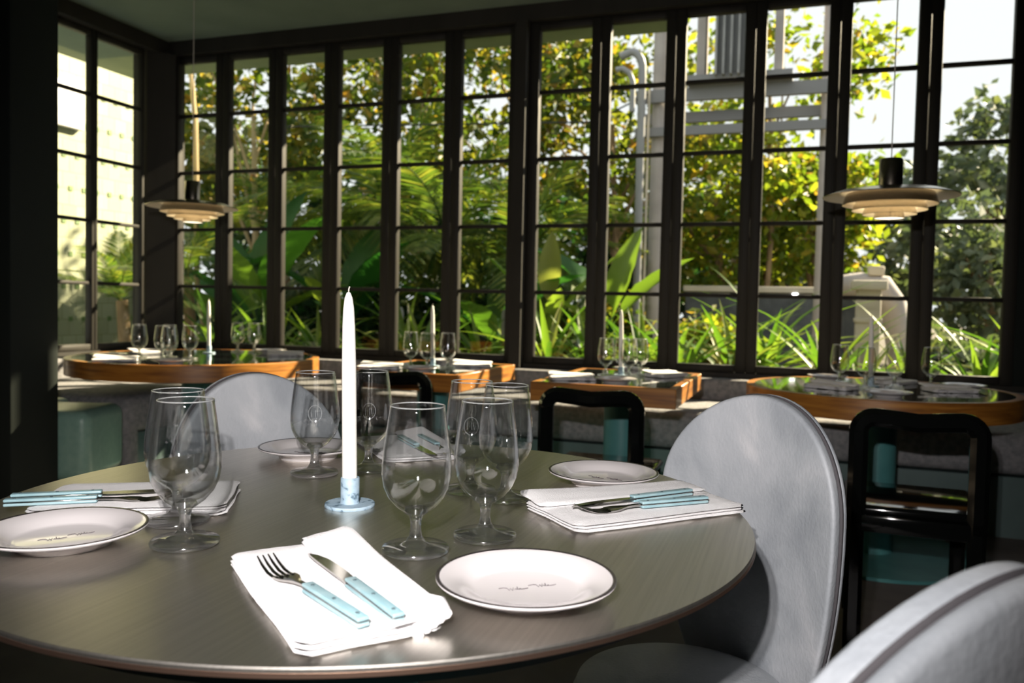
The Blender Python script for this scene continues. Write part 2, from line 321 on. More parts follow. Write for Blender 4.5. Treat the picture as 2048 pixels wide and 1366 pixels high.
ST, DEP = 0.0632, 0.060            # stile width, leaf depth
def leaf_meshes(gw, ST=ST):
    d = {'st': ST}
    d['stile'] = MB().rbox(0, ST, 0, DEP, -0.045, Z1 - Z0 + 0.045, 0.004, 1).recalc('stile')
    d['rail'] = MB().rbox(0, gw, 0.002, DEP - 0.002, 0, 0.045, 0.004, 1).recalc('rail')
    d['bar'] = MB().rbox(0, gw, 0.012, 0.046, -0.0125, 0.0125, 0.004, 1).recalc('glazing_bar')
    zs = [0] + [b - Z0 for b in ZB[::-1]] + [Z1 - Z0]
    for k in range(5): d['p%d' % k] = MB().box(-0.004, gw + 0.004, 0.040, 0.044, zs[k] + (0 if k == 0 else 0.011), zs[k + 1] - (0 if k == 4 else 0.011)).recalc('pane')
    return d
def leaf(name, loc, rot, gw, d, label):
    t = thing(name, label, None, loc, rot, kind='structure')
    obj('stile', d['stile'], 'frame_paint', t, (-d['st'], 0, 0)); obj('stile', d['stile'], 'frame_paint', t, (gw, 0, 0))
    obj('rail', d['rail'], 'frame_paint', t, (0, 0, -0.045)); obj('rail', d['rail'], 'frame_paint', t, (0, 0, Z1 - Z0))
    for b in ZB: obj('glazing_bar', d['bar'], 'frame_paint', t, (0, 0, b - Z0))
    for k in range(5): obj('pane', d['p%d' % k], 'window_glass', t)
    return t
GW = 0.352; dB = leaf_meshes(GW); nwin = 0
for i in range(12):
    xr = -4.278 + 0.4778 * i + (0.080 if i >= 6 else 0)
    nwin += 1; leaf('window_%d' % nwin, (xr - GW, D, Z0), (0, 0, 0), GW, dB, 'dark framed casement of five panes in the back wall, ' + 'first second third fourth fifth sixth seventh eighth ninth tenth eleventh twelfth thirteenth fourteenth fifteenth'.split()[i] + ' from the corner')
GL = 0.407; SL = 0.0275; dL = leaf_meshes(GL, SL)
for i in range(3):
    yr = 4.933 - (GL + 2 * SL + 0.001) * i
    nwin += 1; leaf('window_%d' % nwin, (XL, yr - GL, Z0), (0, 0, R(90)), GL, dL, 'dark framed casement of five panes in the left wall, ' + 'first second third fourth fifth sixth seventh eighth ninth'.split()[i] + ' from the corner')

# eaves outside
struct('trim_8', MB().box(-6.2, -0.98, D + 0.36, 6.36, 3.15, 3.27), 'soffit_green', label='green underside of the eaves outside the back windows')
struct('trim_9', MB().box(-6.2, -4.9, -3.0, D + 0.36, 3.15, 3.27), 'soffit_green', label='green underside of the eaves outside the left windows')
struct('roof', MB().box(-5.6, 3.4, -3.0, D + 0.36, 3.14, 3.28), 'dark_wall', label='flat roof over the dining room')

# ------------------------------------------------------------------ banquettes
b = thing('banquette', 'long grey upholstered bench under the back windows on a teal plinth', 'bench', (0, 0, 0))
obj('seat_cushion', MB().rbox(-4.60, 3.1, 4.33, 5.07, 0.30, 0.50, 0.055, 5), 'felt_grey', b)
obj('backrest', MB().rbox(-4.60, 3.1, 5.035, 5.195, 0.32, 0.622, 0.022, 4), 'felt_grey', b)
obj('plinth', MB().box(-4.58, 3.1, 4.375, 5.18, 0.0, 0.288), 'teal_plinth', b)
b = thing('banquette', 'grey upholstered bench along the left windows with a rounded free end', 'bench', (0, 0, 0))
obj('seat_cushion', MB().rbox(-4.56, -3.40, 3.46, 4.31, 0.30, 0.50, 0.055, 5), 'felt_grey', b)
obj('backrest', MB().rbox(-4.725, -4.56, 3.0, 5.02, 0.32, 0.622, 0.022, 4), 'felt_grey', b)
obj('end_panel', MB().rbox(-4.56, -3.41, 3.455, 3.56, 0.04, 0.495, 0.04, 4), 'felt_grey', b)
obj('plinth', MB().box(-4.56, -3.46, 3.57, 4.32, 0.0, 0.288), 'teal_plinth', b)

# ------------------------------------------------------------------ banquette tables
ZT = 0.72
def round_table(x, y, r, label, disc=0.27):
    t = thing('round_table', label, 'table', (x, y, 0))
    obj('wood_rim', MB().lathe([(r, ZT - 0.085), (r, ZT - 0.003), (r - 0.003, ZT), (r - 0.035, ZT), (r - 0.035, ZT - 0.085)], 96, closed=True), 'teak_r', t)
    obj('glass_top', MB().lathe([(0, ZT - 0.02), (r - 0.0352, ZT - 0.02), (r - 0.0352, ZT - 0.001), (0, ZT - 0.001)], 96), 'table_glass', t)
    obj('underside', MB().lathe([(0, ZT - 0.06), (r - 0.036, ZT - 0.06), (r - 0.036, ZT - 0.03), (0, ZT - 0.03)], 64), 'dark_wall', t)
    obj('pedestal', MB().lathe([(0.083, 0.012), (0.083, ZT - 0.058)], 40), 'teal_steel', t)
    obj('base_plate', MB().lathe([(0, 0), (disc, 0), (disc, 0.010), (disc - 0.003, 0.013), (0, 0.013)], 72), 'teal_steel', t)
    return t
round_table(-3.15, 3.70, 0.655, 'big round teak edged table in the window corner under the farther lamp', 0.22)
round_table(0.325, 3.865, 0.548, 'round teak edged table at the right under the nearer lamp', 0.42)
def square_table(x0, x1, y0, y1, label):
    cx, cy = (x0 + x1) / 2, (y0 + y1) / 2; a, c = (x1 - x0) / 2, (y1 - y0) / 2; e = 0.035
    t = thing('square_table', label, 'table', (cx, cy, 0), group=None)
    obj('apron_board', MB().rbox(-a, a, -c, -c + e, ZT - 0.082, ZT, 0.003, 1), 'teak_x', t)
    obj('apron_board', MB().rbox(-a, a, c - e, c, ZT - 0.082, ZT, 0.003, 1), 'teak_x', t)
    obj('apron_board', MB().rbox(-a, -a + e, -c + e, c - e, ZT - 0.082, ZT, 0.003, 1), 'teak_y', t)
    obj('apron_board', MB().rbox(a - e, a, -c + e, c - e, ZT - 0.082, ZT, 0.003, 1), 'teak_y', t)
    obj('glass_top', MB().box(-a + e, a - e, -c + e, c - e, ZT - 0.02, ZT - 0.001), 'table_glass', t)
    obj('underside', MB().box(-a + e, a - e, -c + e, c - e, ZT - 0.06, ZT - 0.03), 'dark_wall', t)
    obj('pedestal', MB().lathe([(0.083, 0.012), (0.083, ZT - 0.058)], 40), 'teal_steel', t)
    obj('base_plate', MB().lathe([(0, 0), (0.26, 0), (0.26, 0.010), (0.257, 0.013), (0, 0.013)], 72), 'teal_steel', t)
square_table(-2.06, -1.455, 3.405, 4.19, 'square teak edged table next to the big round corner table')
square_table(-1.08, -0.462, 3.31, 4.19, 'square teak edged table behind the middle black chair')

# ------------------------------------------------------------------ black lacquer chairs
def arc(cx, cz, r, a0, a1, n=6): return [(cx + r * math.cos(R(a0 + (a1 - a0) * k / n)), 0, cz + r * math.sin(R(a0 + (a1 - a0) * k / n))) for k in range(n + 1)]
def make_black_chair():
    t = thing('lacquered_chair', 'black lacquered chair', 'chair')
    W, H, rr = 0.165, 0.728, 0.045       # centre lines of the back frame
    fr = [(-W, 0, 0.40), (-W, 0, H - rr)] + arc(-W + rr, H - rr, rr, 180, 90) + [(-0.07, 0, H - 0.004), (0, 0, H - 0.010), (0.07, 0, H - 0.004)] + arc(W - rr, H - rr, rr, 90, 0) + [(W, 0, 0.40)]
    obj('back_frame', MB().sweep(fr, 0.056, 0.040, Vector((0, 1, 0)), 0.38), 'lacquer_black', t)
    for sx in (-1, 1):
        obj('leg', MB().sweep([(sx * W, 0, 0.43), (sx * W, 0.0, 0.25), (sx * W, -0.015, 0.0)], 0.050, 0.040, Vector((0, 1, 0)), 0.3), 'lacquer_black', t)
        obj('leg', MB().sweep([(sx * W, 0.37, 0.43), (sx * W, 0.37, 0.25), (sx * W, 0.375, 0.0)], 0.046, 0.040, Vector((0, 1, 0)), 0.3), 'lacquer_black', t)
        obj('side_rail', MB().rbox(sx * W - 0.016, sx * W + 0.016, 0.02, 0.36, 0.375, 0.425, 0.006, 2), 'lacquer_black', t)
    obj('seat', MB().rbox(-0.195, 0.195, 0.0, 0.40, 0.425, 0.455, 0.014, 3), 'lacquer_black', t)
    obj('seat_rail', MB().rbox(-W, W, -0.016, 0.016, 0.375, 0.428, 0.006, 2), 'lacquer_black', t)
    obj('seat_rail', MB().rbox(-W, W, 0.355, 0.385, 0.375, 0.428, 0.006, 2), 'lacquer_black', t)
    return t
ch = make_black_chair(); G = 'black lacquered chairs facing the window tables'
ch.location = (-0.69, 2.81, 0); ch.rotation_euler = (0, 0, R(-1)); ch['label'] = 'black lacquered chair with a whole back frame in front of the middle square table'; ch['group'] = G
dup(ch, (-1.64, 3.11, 0), (0, 0, R(1)), 'black lacquered chair half hidden behind the candle and glasses', G)
dup(ch, (0.345, 2.715, 0), (0, 0, R(-2)), 'nearest black lacquered chair with a glossy seat at the right round table', G)

# teal leather cube stools
def stool(x, y, rz, label):
    t = thing('cube_stool', label, 'stool', (x, y, 0), (0, 0, rz), 'teal cube stools by the bench')
    obj('cushion', MB().rbox(-0.20, 0.20, -0.20, 0.20, 0.14, 0.485, 0.055, 6), 'teal_leather', t)
    obj('base', MB().box(-0.16, 0.16, -0.16, 0.16, 0.0, 0.145), 'lacquer_black', t)
stool(-3.47, 3.135, R(20), 'teal leather cube stool nearest the grey bench end')
stool(-3.90, 3.20, R(12), 'teal leather cube stool half behind the dark pillar')

# ------------------------------------------------------------------ main steel table
TX, TY, TR, TZ = -0.584, 1.060, 0.540, 0.75
t = thing('steel_table', 'round brushed steel table set for four in the foreground', 'table', (TX, TY, 0))
obj('table_top', MB().lathe([(0, TZ - 0.005), (TR - 0.001, TZ - 0.005), (TR, TZ - 0.0045), (TR, TZ - 0.0015), (TR - 0.0015, TZ), (0, TZ)], 160), 'brushed_steel', t)
obj('edge_band', MB().lathe([(TR - 0.003, TZ - 0.009), (TR + 0.0004, TZ - 0.009), (TR + 0.0004, TZ - 0.0046), (TR - 0.003, TZ - 0.0046)], 160, closed=True), 'copper_edge', t)
obj('underside', MB().lathe([(0, TZ - 0.040), (TR - 0.05, TZ - 0.040), (TR - 0.006, TZ - 0.0125), (TR - 0.006, TZ - 0.0055), (0, TZ - 0.0055)], 96), 'dark_wall', t)
obj('pedestal', MB().lathe([(0.07, 0.012), (0.07, TZ - 0.04)], 40), 'teal_steel', t)
obj('base_plate', MB().lathe([(0, 0), (0.30, 0), (0.30, 0.012), (0, 0.014)], 64), 'teal_steel', t)

# ------------------------------------------------------------------ grey oval-backed chairs
def egg(a, bt, bb, n=64):
    o = []
    for k in range(n):
        q = 2 * math.pi * k / n; s_, c_ = math.sin(q), math.cos(q)
        o.append((a * c_, (bt if s_ >= 0 else bb) * s_))
    return o
def egg_pad(a, bt, bb, zc, y0, y1, r=0.008, curve=0.10, rings=7):
    """padded egg-shaped panel: front face at y1, back face at y0, gently wrapped round the sitter"""
    m = MB(); out = egg(a, bt, bb); n = len(out)
    def pos(u, v, y): return (u, y + curve * u * u / (a * a) * 0.5, zc + v)
    lay = []; K = 4
    for side in (0, 1):
        for i in range(K + 1):
            q = R(90 * (i if side == 0 else K - i) / K); k = 1 - (r / a) * (1 - math.sin(q))
            lay.append([pos(u * k, v * k, (y0 + r * (1 - math.cos(q))) if side == 0 else (y1 - r * (1 - math.cos(q)))) for u, v in out])
    vs = []; fs = []; top = len(lay) - 1
    for L in lay: vs += L
    for i in range(top):
        for k in range(n): k2 = (k + 1) % n; fs.append((i * n + k, i * n + k2, (i + 1) * n + k2, (i + 1) * n + k))
    # domed faces
    for base, y in ((0, y0), (top, y1)):
        prev = [base * n + k for k in range(n)]
        for j in range(1, rings):
            f = (1 - r / a) * (1 - j / rings); dome = 0.010 * (1 - (1 - j / rings) ** 2) * (1 if base else -0.3)
            st = len(vs); vs += [pos(u * f, v * f, y + dome) for u, v in out]; cur = [st + k for k in range(n)]
            for k in range(n): k2 = (k + 1) % n; fs.append((prev[k], prev[k2], cur[k2], cur[k]))
            prev = cur
        st = len(vs); vs.append(pos(0, 0, y + 0.010 * (1 if base else -0.3)))
        for k in range(n): fs.append((prev[k], prev[(k + 1) % n], st))
    return m.add(vs, fs, True)
def make_oval_chair():
    t = thing('oval_back_chair', 'grey leather chair', 'chair')
    a, bt, bb, zc = 0.192, 0.200, 0.46, 0.690
    obj('back_shell', egg_pad(a, bt, bb, zc, -0.026, -0.008), 'leather_grey', t)
    obj('back_pad', egg_pad(a - 0.001, bt - 0.001, bb - 0.001, zc, -0.007, 0.018), 'leather_grey', t)
    cz = [(u * 0.985, v * 0.985) for u, v in egg(a, bt, bb)]
    obj('seam', MB().tube([(u, -0.0075 + 0.05 * u * u / (a * a), zc + v) for u, v in cz] + [(cz[0][0], -0.0075 + 0.05, zc + cz[0][1])], 0.004, 6), 'leather_seam_shade', t)
    obj('seat', MB().lathe([(0, 0.34), (0.16, 0.34), (0.182, 0.352), (0.188, 0.372), (0.180, 0.392), (0.15, 0.402), (0, 0.405)], 64), 'leather_grey', t, (0, 0.212, 0))
    for sx, sy in ((-1, 0.07), (1, 0.07), (-1, 0.36), (1, 0.36)):
        obj('leg', MB().tube([(sx * 0.12, sy, 0.342), (sx * 0.15, sy + (0.02 if sy > 0.2 else -0.02), 0.0)], [0.014, 0.009], 12), 'chair_leg_metal', t)
    return t
oc = make_oval_chair(); G = 'grey oval chairs round the steel table'
def face(dx, dy): return math.atan2(-dx, dy)     # local +y looks along (dx, dy)
oc.location = (-0.060, 1.60, 0); oc.rotation_euler = (0, 0, face(-0.55, -0.835)); oc['group'] = G
oc['label'] = 'grey oval backed leather chair at the right rim of the steel table'
dup(oc, (-1.105, 1.467, 0), (0, 0, face(0.90, -0.44)), 'grey oval backed leather chair behind the left glasses', G)
dup(oc, (0.125, 0.585, 0), (0, 0, face(-0.78, 0.62)), 'grey leather chair back cut off at the lower right corner', G)

# ------------------------------------------------------------------ pendant lamps
def make_lamp():
    t = thing('pendant_lamp', 'pendant', 'lamp')
    obj('cap', MB().lathe([(0, 0.118), (0.040, 0.117), (0.0435, 0.112), (0.0445, 0.012), (0.052, 0.004), (0.085, 0.000), (0.086, -0.003), (0, -0.003)], 64), 'lamp_metal', t)
    obj('cord', MB().tube([(0, 0, 0.118), (0, 0, ZC - 1.53)], 0.0022, 8), 'lamp_cord', t)
    def ring(r0, z0, r1, z1, th=0.0016): return [(r0, z0), (r1, z1), (r1 - th, z1 - 0.001), (r0 - th, z0 - 0.001)]
    top = [(0.060, 0.002), (0.12, 0.000), (0.19, -0.010), (0.250, -0.030)]
    o = obj('top_shade', MB().lathe(top + [(r - 0.001, z - 0.002) for r, z in top[::-1]], 96, closed=True), 'lamp_metal', t)
    obj('inner_face', MB().lathe([(r - 0.001, z - 0.0026) for r, z in top], 96, caps=False), 'lamp_inner', o)
    for r0, z0, r1, z1 in ((0.160, -0.018, 0.176, -0.062), (0.124, -0.046, 0.140, -0.084), (0.090, -0.070, 0.101, -0.101)):
        o = obj('ring_shade', MB().lathe(ring(r0, z0, r1, z1), 72, closed=True), 'lamp_metal', t)
        obj('inner_face', MB().lathe([(r0 - 0.0022, z0), (r1 - 0.0022, z1 - 0.0004)], 72, caps=False), 'lamp_inner', o)
    o = obj('bottom_cup', MB().lathe([(0.046, -0.070), (0.057, -0.116), (0.0555, -0.117), (0.0445, -0.070)], 64, closed=True), 'lamp_metal', t)
    obj('diffuser', MB().lathe([(0, -0.1145), (0.0553, -0.1145), (0.0553, -0.1125), (0, -0.1125)], 64), 'lamp_diffuser', o)
    obj('bulb', MB().lathe([(0, -0.030), (0.018, -0.034), (0.026, -0.055), (0.018, -0.085), (0, -0.092)], 32), 'lamp_bulb', t)
    for k in range(3):
        q = 2 * math.pi * k / 3 + 0.5; c_, s_ = math.cos(q), math.sin(q)
        obj('strut', MB().tube([(0.05 * c_, 0.05 * s_, -0.004), (0.115 * c_, 0.115 * s_, -0.040), (0.05 * c_, 0.05 * s_, -0.10)], 0.0015, 6), 'lamp_metal', t)
    return t
lamp = make_lamp()
lamp.location = (0.315, 3.556, 1.535); lamp['label'] = 'brushed metal pendant lamp with stacked rings over the right round table'; lamp['group'] = 'tiered pendant lamps'
dup(lamp, (-3.302, 3.827, 1.590), (0, 0, 0), 'brushed metal pendant lamp with stacked rings over the corner table')
# ------------------------------------------------------------------ tableware
glass_me = None
def glass_mesh(seg=64):
    o = [(0, 0), (0.0375, 0.0), (0.0402, 0.0015), (0.0405, 0.0045), (0.039, 0.0065), (0.022, 0.0085), (0.012, 0.0125), (0.0078, 0.019), (0.0064, 0.028), (0.0066, 0.037), (0.0085, 0.0430),
         (0.0145, 0.0475), (0.0245, 0.0550), (0.0335, 0.0660), (0.0392, 0.0790), (0.0415, 0.0930), (0.0412, 0.1080), (0.0395, 0.1260), (0.0365, 0.1480), (0.0333, 0.1700), (0.0327, 0.1750)]
    k = 12; o[k - 1] = (0.0145, 0.0475)
    i = [(0.0319, 0.1755), (0.0320, 0.1700), (0.0352, 0.1480), (0.0382, 0.1260), (0.0399, 0.1080), (0.0402, 0.0930), (0.0379, 0.0798), (0.0320, 0.0680), (0.0230, 0.0580)]
    bowl = o[k - 1:] + i + [(0.0125, 0.0535)]
    me = autosmooth(MB().lathe(bowl, seg, closed=True).recalc('goblet'), 60); me.name = 'goblet'; me.materials.append(MATS['goblet_glass'])
    sm = autosmooth(MB().lathe(o[:k] + [(0.0123, 0.0530), (0, 0.0515)], seg).recalc('stem_and_foot'), 60); sm.materials.append(MATS['goblet_solid'])
    rim = autosmooth(MB().lathe([(0.0323 + 0.00075 * math.cos(q * math.pi / 4), 0.1753 + 0.00075 * math.sin(q * math.pi / 4)) for q in range(8)], seg, closed=True).recalc('rim'), 60); rim.materials.append(MATS['goblet_rim'])
    return me, sm, rim
glass_me = glass_mesh(); glass_far = glass_mesh(32)
def goblet(x, y, z, label, group, far=False, emblem=False, rz=0.0):
    o = thing('goblet', label, 'glass', (x, y, z + 0.0006), (0, 0, rz), group)
    me, sm, rim = glass_far if far else glass_me
    obj('bowl', me, None, o); obj('rim', rim, None, o); obj('stem_and_foot', sm, None, o)
    if emblem:
        m = MB(); rr = 0.0412; az = math.atan2(-y, -x); zc = 0.110
        def P(u, v): q = az + u / rr; r2 = 0.0417 - max(0, (zc + v - 0.108)) * 0.085; return (r2 * math.cos(q), r2 * math.sin(q), zc + v)
        m.tube([P(0.011 * math.cos(k * math.pi / 14), 0.0135 * math.sin(k * math.pi / 14)) for k in range(29)], 0.0002, 5)
        for pts in ([(-.006, -.006), (-.006, .006), (-.002, -.002), (.001, .006), (.001, -.006)], [(.003, .006), (.005, -.006), (.0065, .002), (.008, -.005)]):
            m.tube([P(*q) for q in pts], 0.00018, 5)
        obj('etched_emblem', m, 'etched_glass', o)
    return o
G = 'goblets on the steel table'
for x, y, lab, em in ((-0.694, 0.795, 'clear goblet in front of its twin at the left of the steel table', False),
                  (-0.772, 0.870, 'clear goblet just behind the front left goblet', False),
                  (-0.777, 1.202, 'clear goblet left of the white candle, in front of the back plate', True),
                  (-0.712, 1.272, 'clear goblet right behind the white candle', True),
                  (-0.427, 0.880, 'clear goblet nearest the front plate, right of the candle', False),
                  (-0.372, 0.968, 'clear goblet just above the front plate', False),
                  (-0.487, 1.197, 'clear goblet farthest in the cluster right of the candle', True),
                  (-0.419, 1.172, 'clear goblet at the right back of the cluster, nearest the right napkin', False)):
    goblet(x, y, TZ, lab, G, False, em)

def plate_parts():
    prof = [(0, 0.0035), (0.048, 0.0035), (0.050, 0.0), (0.054, 0.0), (0.057, 0.006), (0.075, 0.0125), (0.0915, 0.0175), (0.0928, 0.0195), (0.0918, 0.0212), (0.087, 0.0205), (0.066, 0.0150), (0.0585, 0.0098), (0.052, 0.0078), (0, 0.0075)]
    return (autosmooth(MB().lathe(prof, 80).recalc('plate'), 50), autosmooth(MB().lathe([(0.0890, 0.0211), (0.0917, 0.0217), (0.0928, 0.0209), (0.0890, 0.0203)], 80, closed=True).recalc('rim_band'), 50))
pl_me, pl_band = plate_parts()
def word(m, ox, oy, s, kind):
    # cursive stroke: long lead-in flourish, a looped capital, small letters, long tail
    st = [(-16, 3), (-11, 4.5), (-8, 3.2), (-6.2, -3.5), (-4.6, 2.0), (-3.2, -3.8), (-1.4, 4.2)] if kind == 0 else [(-15, 1.5), (-10, 3.4), (-7, 3.0), (-5.2, -3.8), (-3.4, 2.6), (-2.2, -3.4), (-0.4, 4.6)]
    st2 = [(-0.9, -1.2), (0.6, 1.0), (1.4, -1.5), (2.6, 2.0), (3.0, 5.0), (2.4, 5.2), (2.8, -1.2), (4.0, -1.0), (5.2, 0.9), (4.4, 0.9), (4.6, -1.1), (5.6, 0.2), (6.0, -1.2), (8.5, -0.4), (13, 1.2)]
    z = 0.0080
    for a in (st, st2): m.tube([(ox + u * s, oy + v * s, z) for u, v in a], 0.00036, 4)
wd = MB(); word(wd, -0.0115, -0.003, 0.00105, 0); word(wd, 0.0195, 0.004, 0.00105, 1)
ink_me = autosmooth(wd.recalc('script_lettering'))
def plate(x, y, z, rz, label, group, ink=True, s=1.0):
    o = tag(obj('side_plate', pl_me, 'porcelain', None, (x, y, z), (0, 0, rz), (s, s, s)), label, 'plate', group)
    obj('rim_band', pl_band, 'plate_black', o)
    if ink: obj('script_lettering', ink_me, 'plate_ink', o)
    return o
G = 'plates on the steel table'
plate(-0.258, 0.792, TZ, R(30), 'white black rimmed plate nearest the camera with cursive lettering', G)
plate(-0.307, 1.352, TZ, R(-15), 'white black rimmed plate beside the right oval chair', G)
plate(-0.877, 1.336, TZ, R(12), 'white black rimmed plate in front of the left oval chair', G)
plate(-0.826, 0.742, TZ, R(55), 'white black rimmed plate cut by the left edge', G)

def napkin_mesh(L, W, n, th, seed, flap, ruffle):
    """folded cloth: n layers, each a thin pillowy slab, slightly fanned; a raised turned-over flap along one side"""
    r = random.Random(seed); m = MB(); NX, NY = 22, 12
    z = 0.0
    def slab(x0, x1, y0, y1, z0, t, wob, lift=None):
        top, bot = [], []
        for i in range(NX + 1):
            for j in range(NY + 1):
                u, v = i / NX, j / NY
                ex = min(u, 1 - u) * (x1 - x0); ey = min(v, 1 - v) * (y1 - y0); e = min(ex, ey)
                ro = t * 0.5 * (1 - min(1, e / (t * 0.9))) ** 2
                bulge = wob * (math.sin(5 * u + seed) * 0.5 + math.sin(9 * v + 3 * u + seed) * 0.5) * min(1, e / 0.02)
                lf = lift(u, v) if lift else 0
                ix = ex < 1e-9; iy = ey < 1e-9
                x = x0 + (x1 - x0) * u + wob * 1.5 * math.sin(11 * v + seed) * (1 if ix else 0); y = y0 + (y1 - y0) * v + wob * 1.5 * math.sin(9 * u + seed) * (1 if iy else 0)
                k = 0.012
                if u in (0, 1) and v in (0, 1): x += k * 0.4 * (1 if u == 0 else -1); y += k * 0.4 * (1 if v == 0 else -1)
                top.append((x, y, z0 + t - ro + bulge + lf)); bot.append((x, y, z0 + ro + (bulge if z0 > 0 else 0) + lf * 0.6))
        s_ = NY + 1; N = len(top); fs = []
        for i in range(NX):
            for j in range(NY):
                a = i * s_ + j; fs.append((a, a + s_, a + s_ + 1, a + 1)); fs.append((N + a, N + a + 1, N + a + s_ + 1, N + a + s_))
        bd = [i * s_ for i in range(NX + 1)] + [NX * s_ + j for j in range(1, NY + 1)] + [i * s_ + NY for i in range(NX - 1, -1, -1)] + [j for j in range(NY - 1, 0, -1)]
        for k in range(len(bd)): a, c = bd[k], bd[(k + 1) % len(bd)]; fs.append((a, N + a, N + c, c))
        m.add(top + bot, fs, True)
    for k in range(n):
        d = lambda q: r.uniform(-q, q)
        slab(-L/2 + d(0.003), L/2 + d(0.003) , -W/2 + d(0.003), W/2 + d(0.003), z, th, 0.0006); z += th * 0.92
    if flap:   # turned-over flap along +y side, standing a little proud at its free edge
        slab(-L/2 - 0.002, L/2 + 0.004, W/2 - W * 0.42, W/2 + 0.003, z, th, 0.0006, lambda u, v: 0.010 * (1 - u) ** 2 * (0.25 + v * 0.75) + 0.002 * v)
        if ruffle:
            for k in range(5):
                m.tube([(L/2 - 0.05, W/2 - 0.004 - 0.006 * k, z + 0.003), (L/2 - 0.012, W/2 - 0.003 - 0.005 * k, z + 0.009 - 0.002 * k), (L/2 + 0.004, W/2 - 0.004 - 0.007 * k, z + 0.004 - 0.0035 * k)], [0.004, 0.0065, 0.0055], 8)
    return autosmooth(m.recalc('napkin'), 60)
def napkin(x, y, z, rz, L, W, seed, label, group, n=3, th=0.0045, flap=True, ruffle=False):
    return tag(obj('folded_napkin', napkin_mesh(L, W, n, th, seed, flap, ruffle), 'napkin_cotton', None, (x, y, z), (0, 0, rz)), label, 'napkin', group)
G = 'folded napkins on the steel table'
napkin(-0.448, 0.717, TZ, math.atan2(-0.178, 0.211), 0.282, 0.140, 1, 'white folded napkin at the front with fork and knife, rumpled corner', G, ruffle=True)
napkin(-0.222, 1.187, TZ, math.atan2(0.215, 0.200), 0.295, 0.155, 2, 'white folded napkin pointing at the right oval chair', G)
napkin(-0.885, 0.925, TZ, math.atan2(0.119, 0.200), 0.255, 0.165, 3, 'white folded napkin behind the left plate', G, flap=False, n=4)
napkin(-0.742, 1.478, TZ, math.atan2(-0.19, 0.185), 0.255, 0.150, 4, 'white folded napkin at the far side of the steel table', G, ruffle=True)

def fork_parts():
    head = MB()     # along +x, tip at x=0.213; thickness 2 mm
    for k in range(4):
        y = (k - 1.5) * 0.0062
        head.tube([(0.163, y * 0.95, 0.0025), (0.172, y, 0.0012), (0.185, y, 0.002), (0.200, y * 0.98, 0.0065), (0.213, y * 0.95, 0.012)], [0.0019, 0.0019, 0.0018, 0.0015, 0.0008], 8, flat=0.7)
    pts = [(0.108, 0.0032), (0.122, 0.0030), (0.134, 0.0038), (0.144, 0.0075), (0.152, 0.0112), (0.160, 0.0122), (0.166, 0.0118)]
    vs, fs = [], []
    for i, (x, hw) in enumerate(pts):
        zc = 0.006 - 0.004 * max(0, (x - 0.12) / 0.046)
        for y, dz in ((-hw, 0), (-hw * 0.5, -0.0012), (hw * 0.5, -0.0012), (hw, 0)): vs.append((x, y, zc + dz + 0.0012))
        for y, dz in ((hw, 0), (hw * 0.5, -0.0012), (-hw * 0.5, -0.0012), (-hw, 0)): vs.append((x, y, zc + dz - 0.0010))
    for i in range(len(pts) - 1):
        for k in range(8): k2 = (k + 1) % 8; fs.append((i * 8 + k, i * 8 + k2, i * 8 + 8 + k2, i * 8 + 8 + k))
    fs += [tuple(range(8)), tuple(len(vs) - 8 + k for k in range(8))]
    head.add(vs, fs, True)
    hd = MB().rbox(0.0, 0.112, -0.0062, 0.0062, 0.0068, 0.0108, 0.0016, 3).rbox(0.0, 0.112, -0.0062, 0.0062, 0.0012, 0.0052, 0.0016, 3)
    tang = MB().rbox(0.001, 0.112, -0.0058, 0.0058, 0.0050, 0.0070, 0.0006, 1)
    return autosmooth(head.recalc('fork_head'), 50), hd.recalc('handle'), tang.recalc('tang')
def knife_parts():
    pts = [(0.108, -0.0062, 0.0062), (0.118, -0.0078, 0.0060), (0.140, -0.0092, 0.0062), (0.165, -0.0094, 0.0064), (0.190, -0.0074, 0.0064), (0.208, -0.003, 0.0060), (0.219, 0.0035, 0.0050)]
    vs, fs = [], []
    for x, y0, y1 in pts: vs += [(x, y0, 0.0058), (x, y1, 0.0048), (x, y1, 0.0070), (x, y0, 0.0062)]
    for i in range(len(pts) - 1):
        for k in range(4): k2 = (k + 1) % 4; fs.append((i * 4 + k, i * 4 + k2, i * 4 + 4 + k2, i * 4 + 4 + k))
    fs += [(0, 1, 2, 3), tuple(len(vs) - 4 + k for k in range(4))]
    return MB().add(vs, fs).recalc('blade')
fk_head, fk_hd, fk_tang = fork_parts(); kn_blade = knife_parts()
riv = MB().lathe([(0, 0), (0.0019, 0), (0.0019, 0.0005), (0, 0.0008)], 12).recalc('rivet')
def cutlery(kind, end, d, z, label, group, tilt=0.0):
    a = math.atan2(d[1], d[0]); t = thing(kind, label, kind.split('_')[-1], (end[0], end[1], z), (0, -tilt, a), group)
    if kind == 'table_fork': obj('fork_head', fk_head, 'cutlery_steel', t)
    else: obj('blade', kn_blade, 'cutlery_steel', t)
    h = obj('handle', fk_hd, 'handle_blue', t); obj('tang', fk_tang, 'cutlery_steel', t)
    for x in (0.012, 0.056, 0.100): obj('rivet', riv, 'rivet', h, (x, 0, 0.0108))
    return t
zn = TZ + 0.0135
G = 'blue handled cutlery on the steel table'
cutlery('table_fork', (-0.350, 0.622), (-0.857, 0.516), zn, 'fork with a pale blue handle on the front napkin', G)
cutlery('table_knife', (-0.326, 0.642), (-0.800, 0.600), zn, 'knife with a pale blue handle on the front napkin', G)
cutlery('table_knife', (-0.150, 1.262), (-0.660, -0.751), zn, 'knife with a pale blue handle on the right napkin', G)
cutlery('table_fork', (-0.122, 1.222), (-0.745, -0.667), zn, 'fork with a pale blue handle on the right napkin', G)
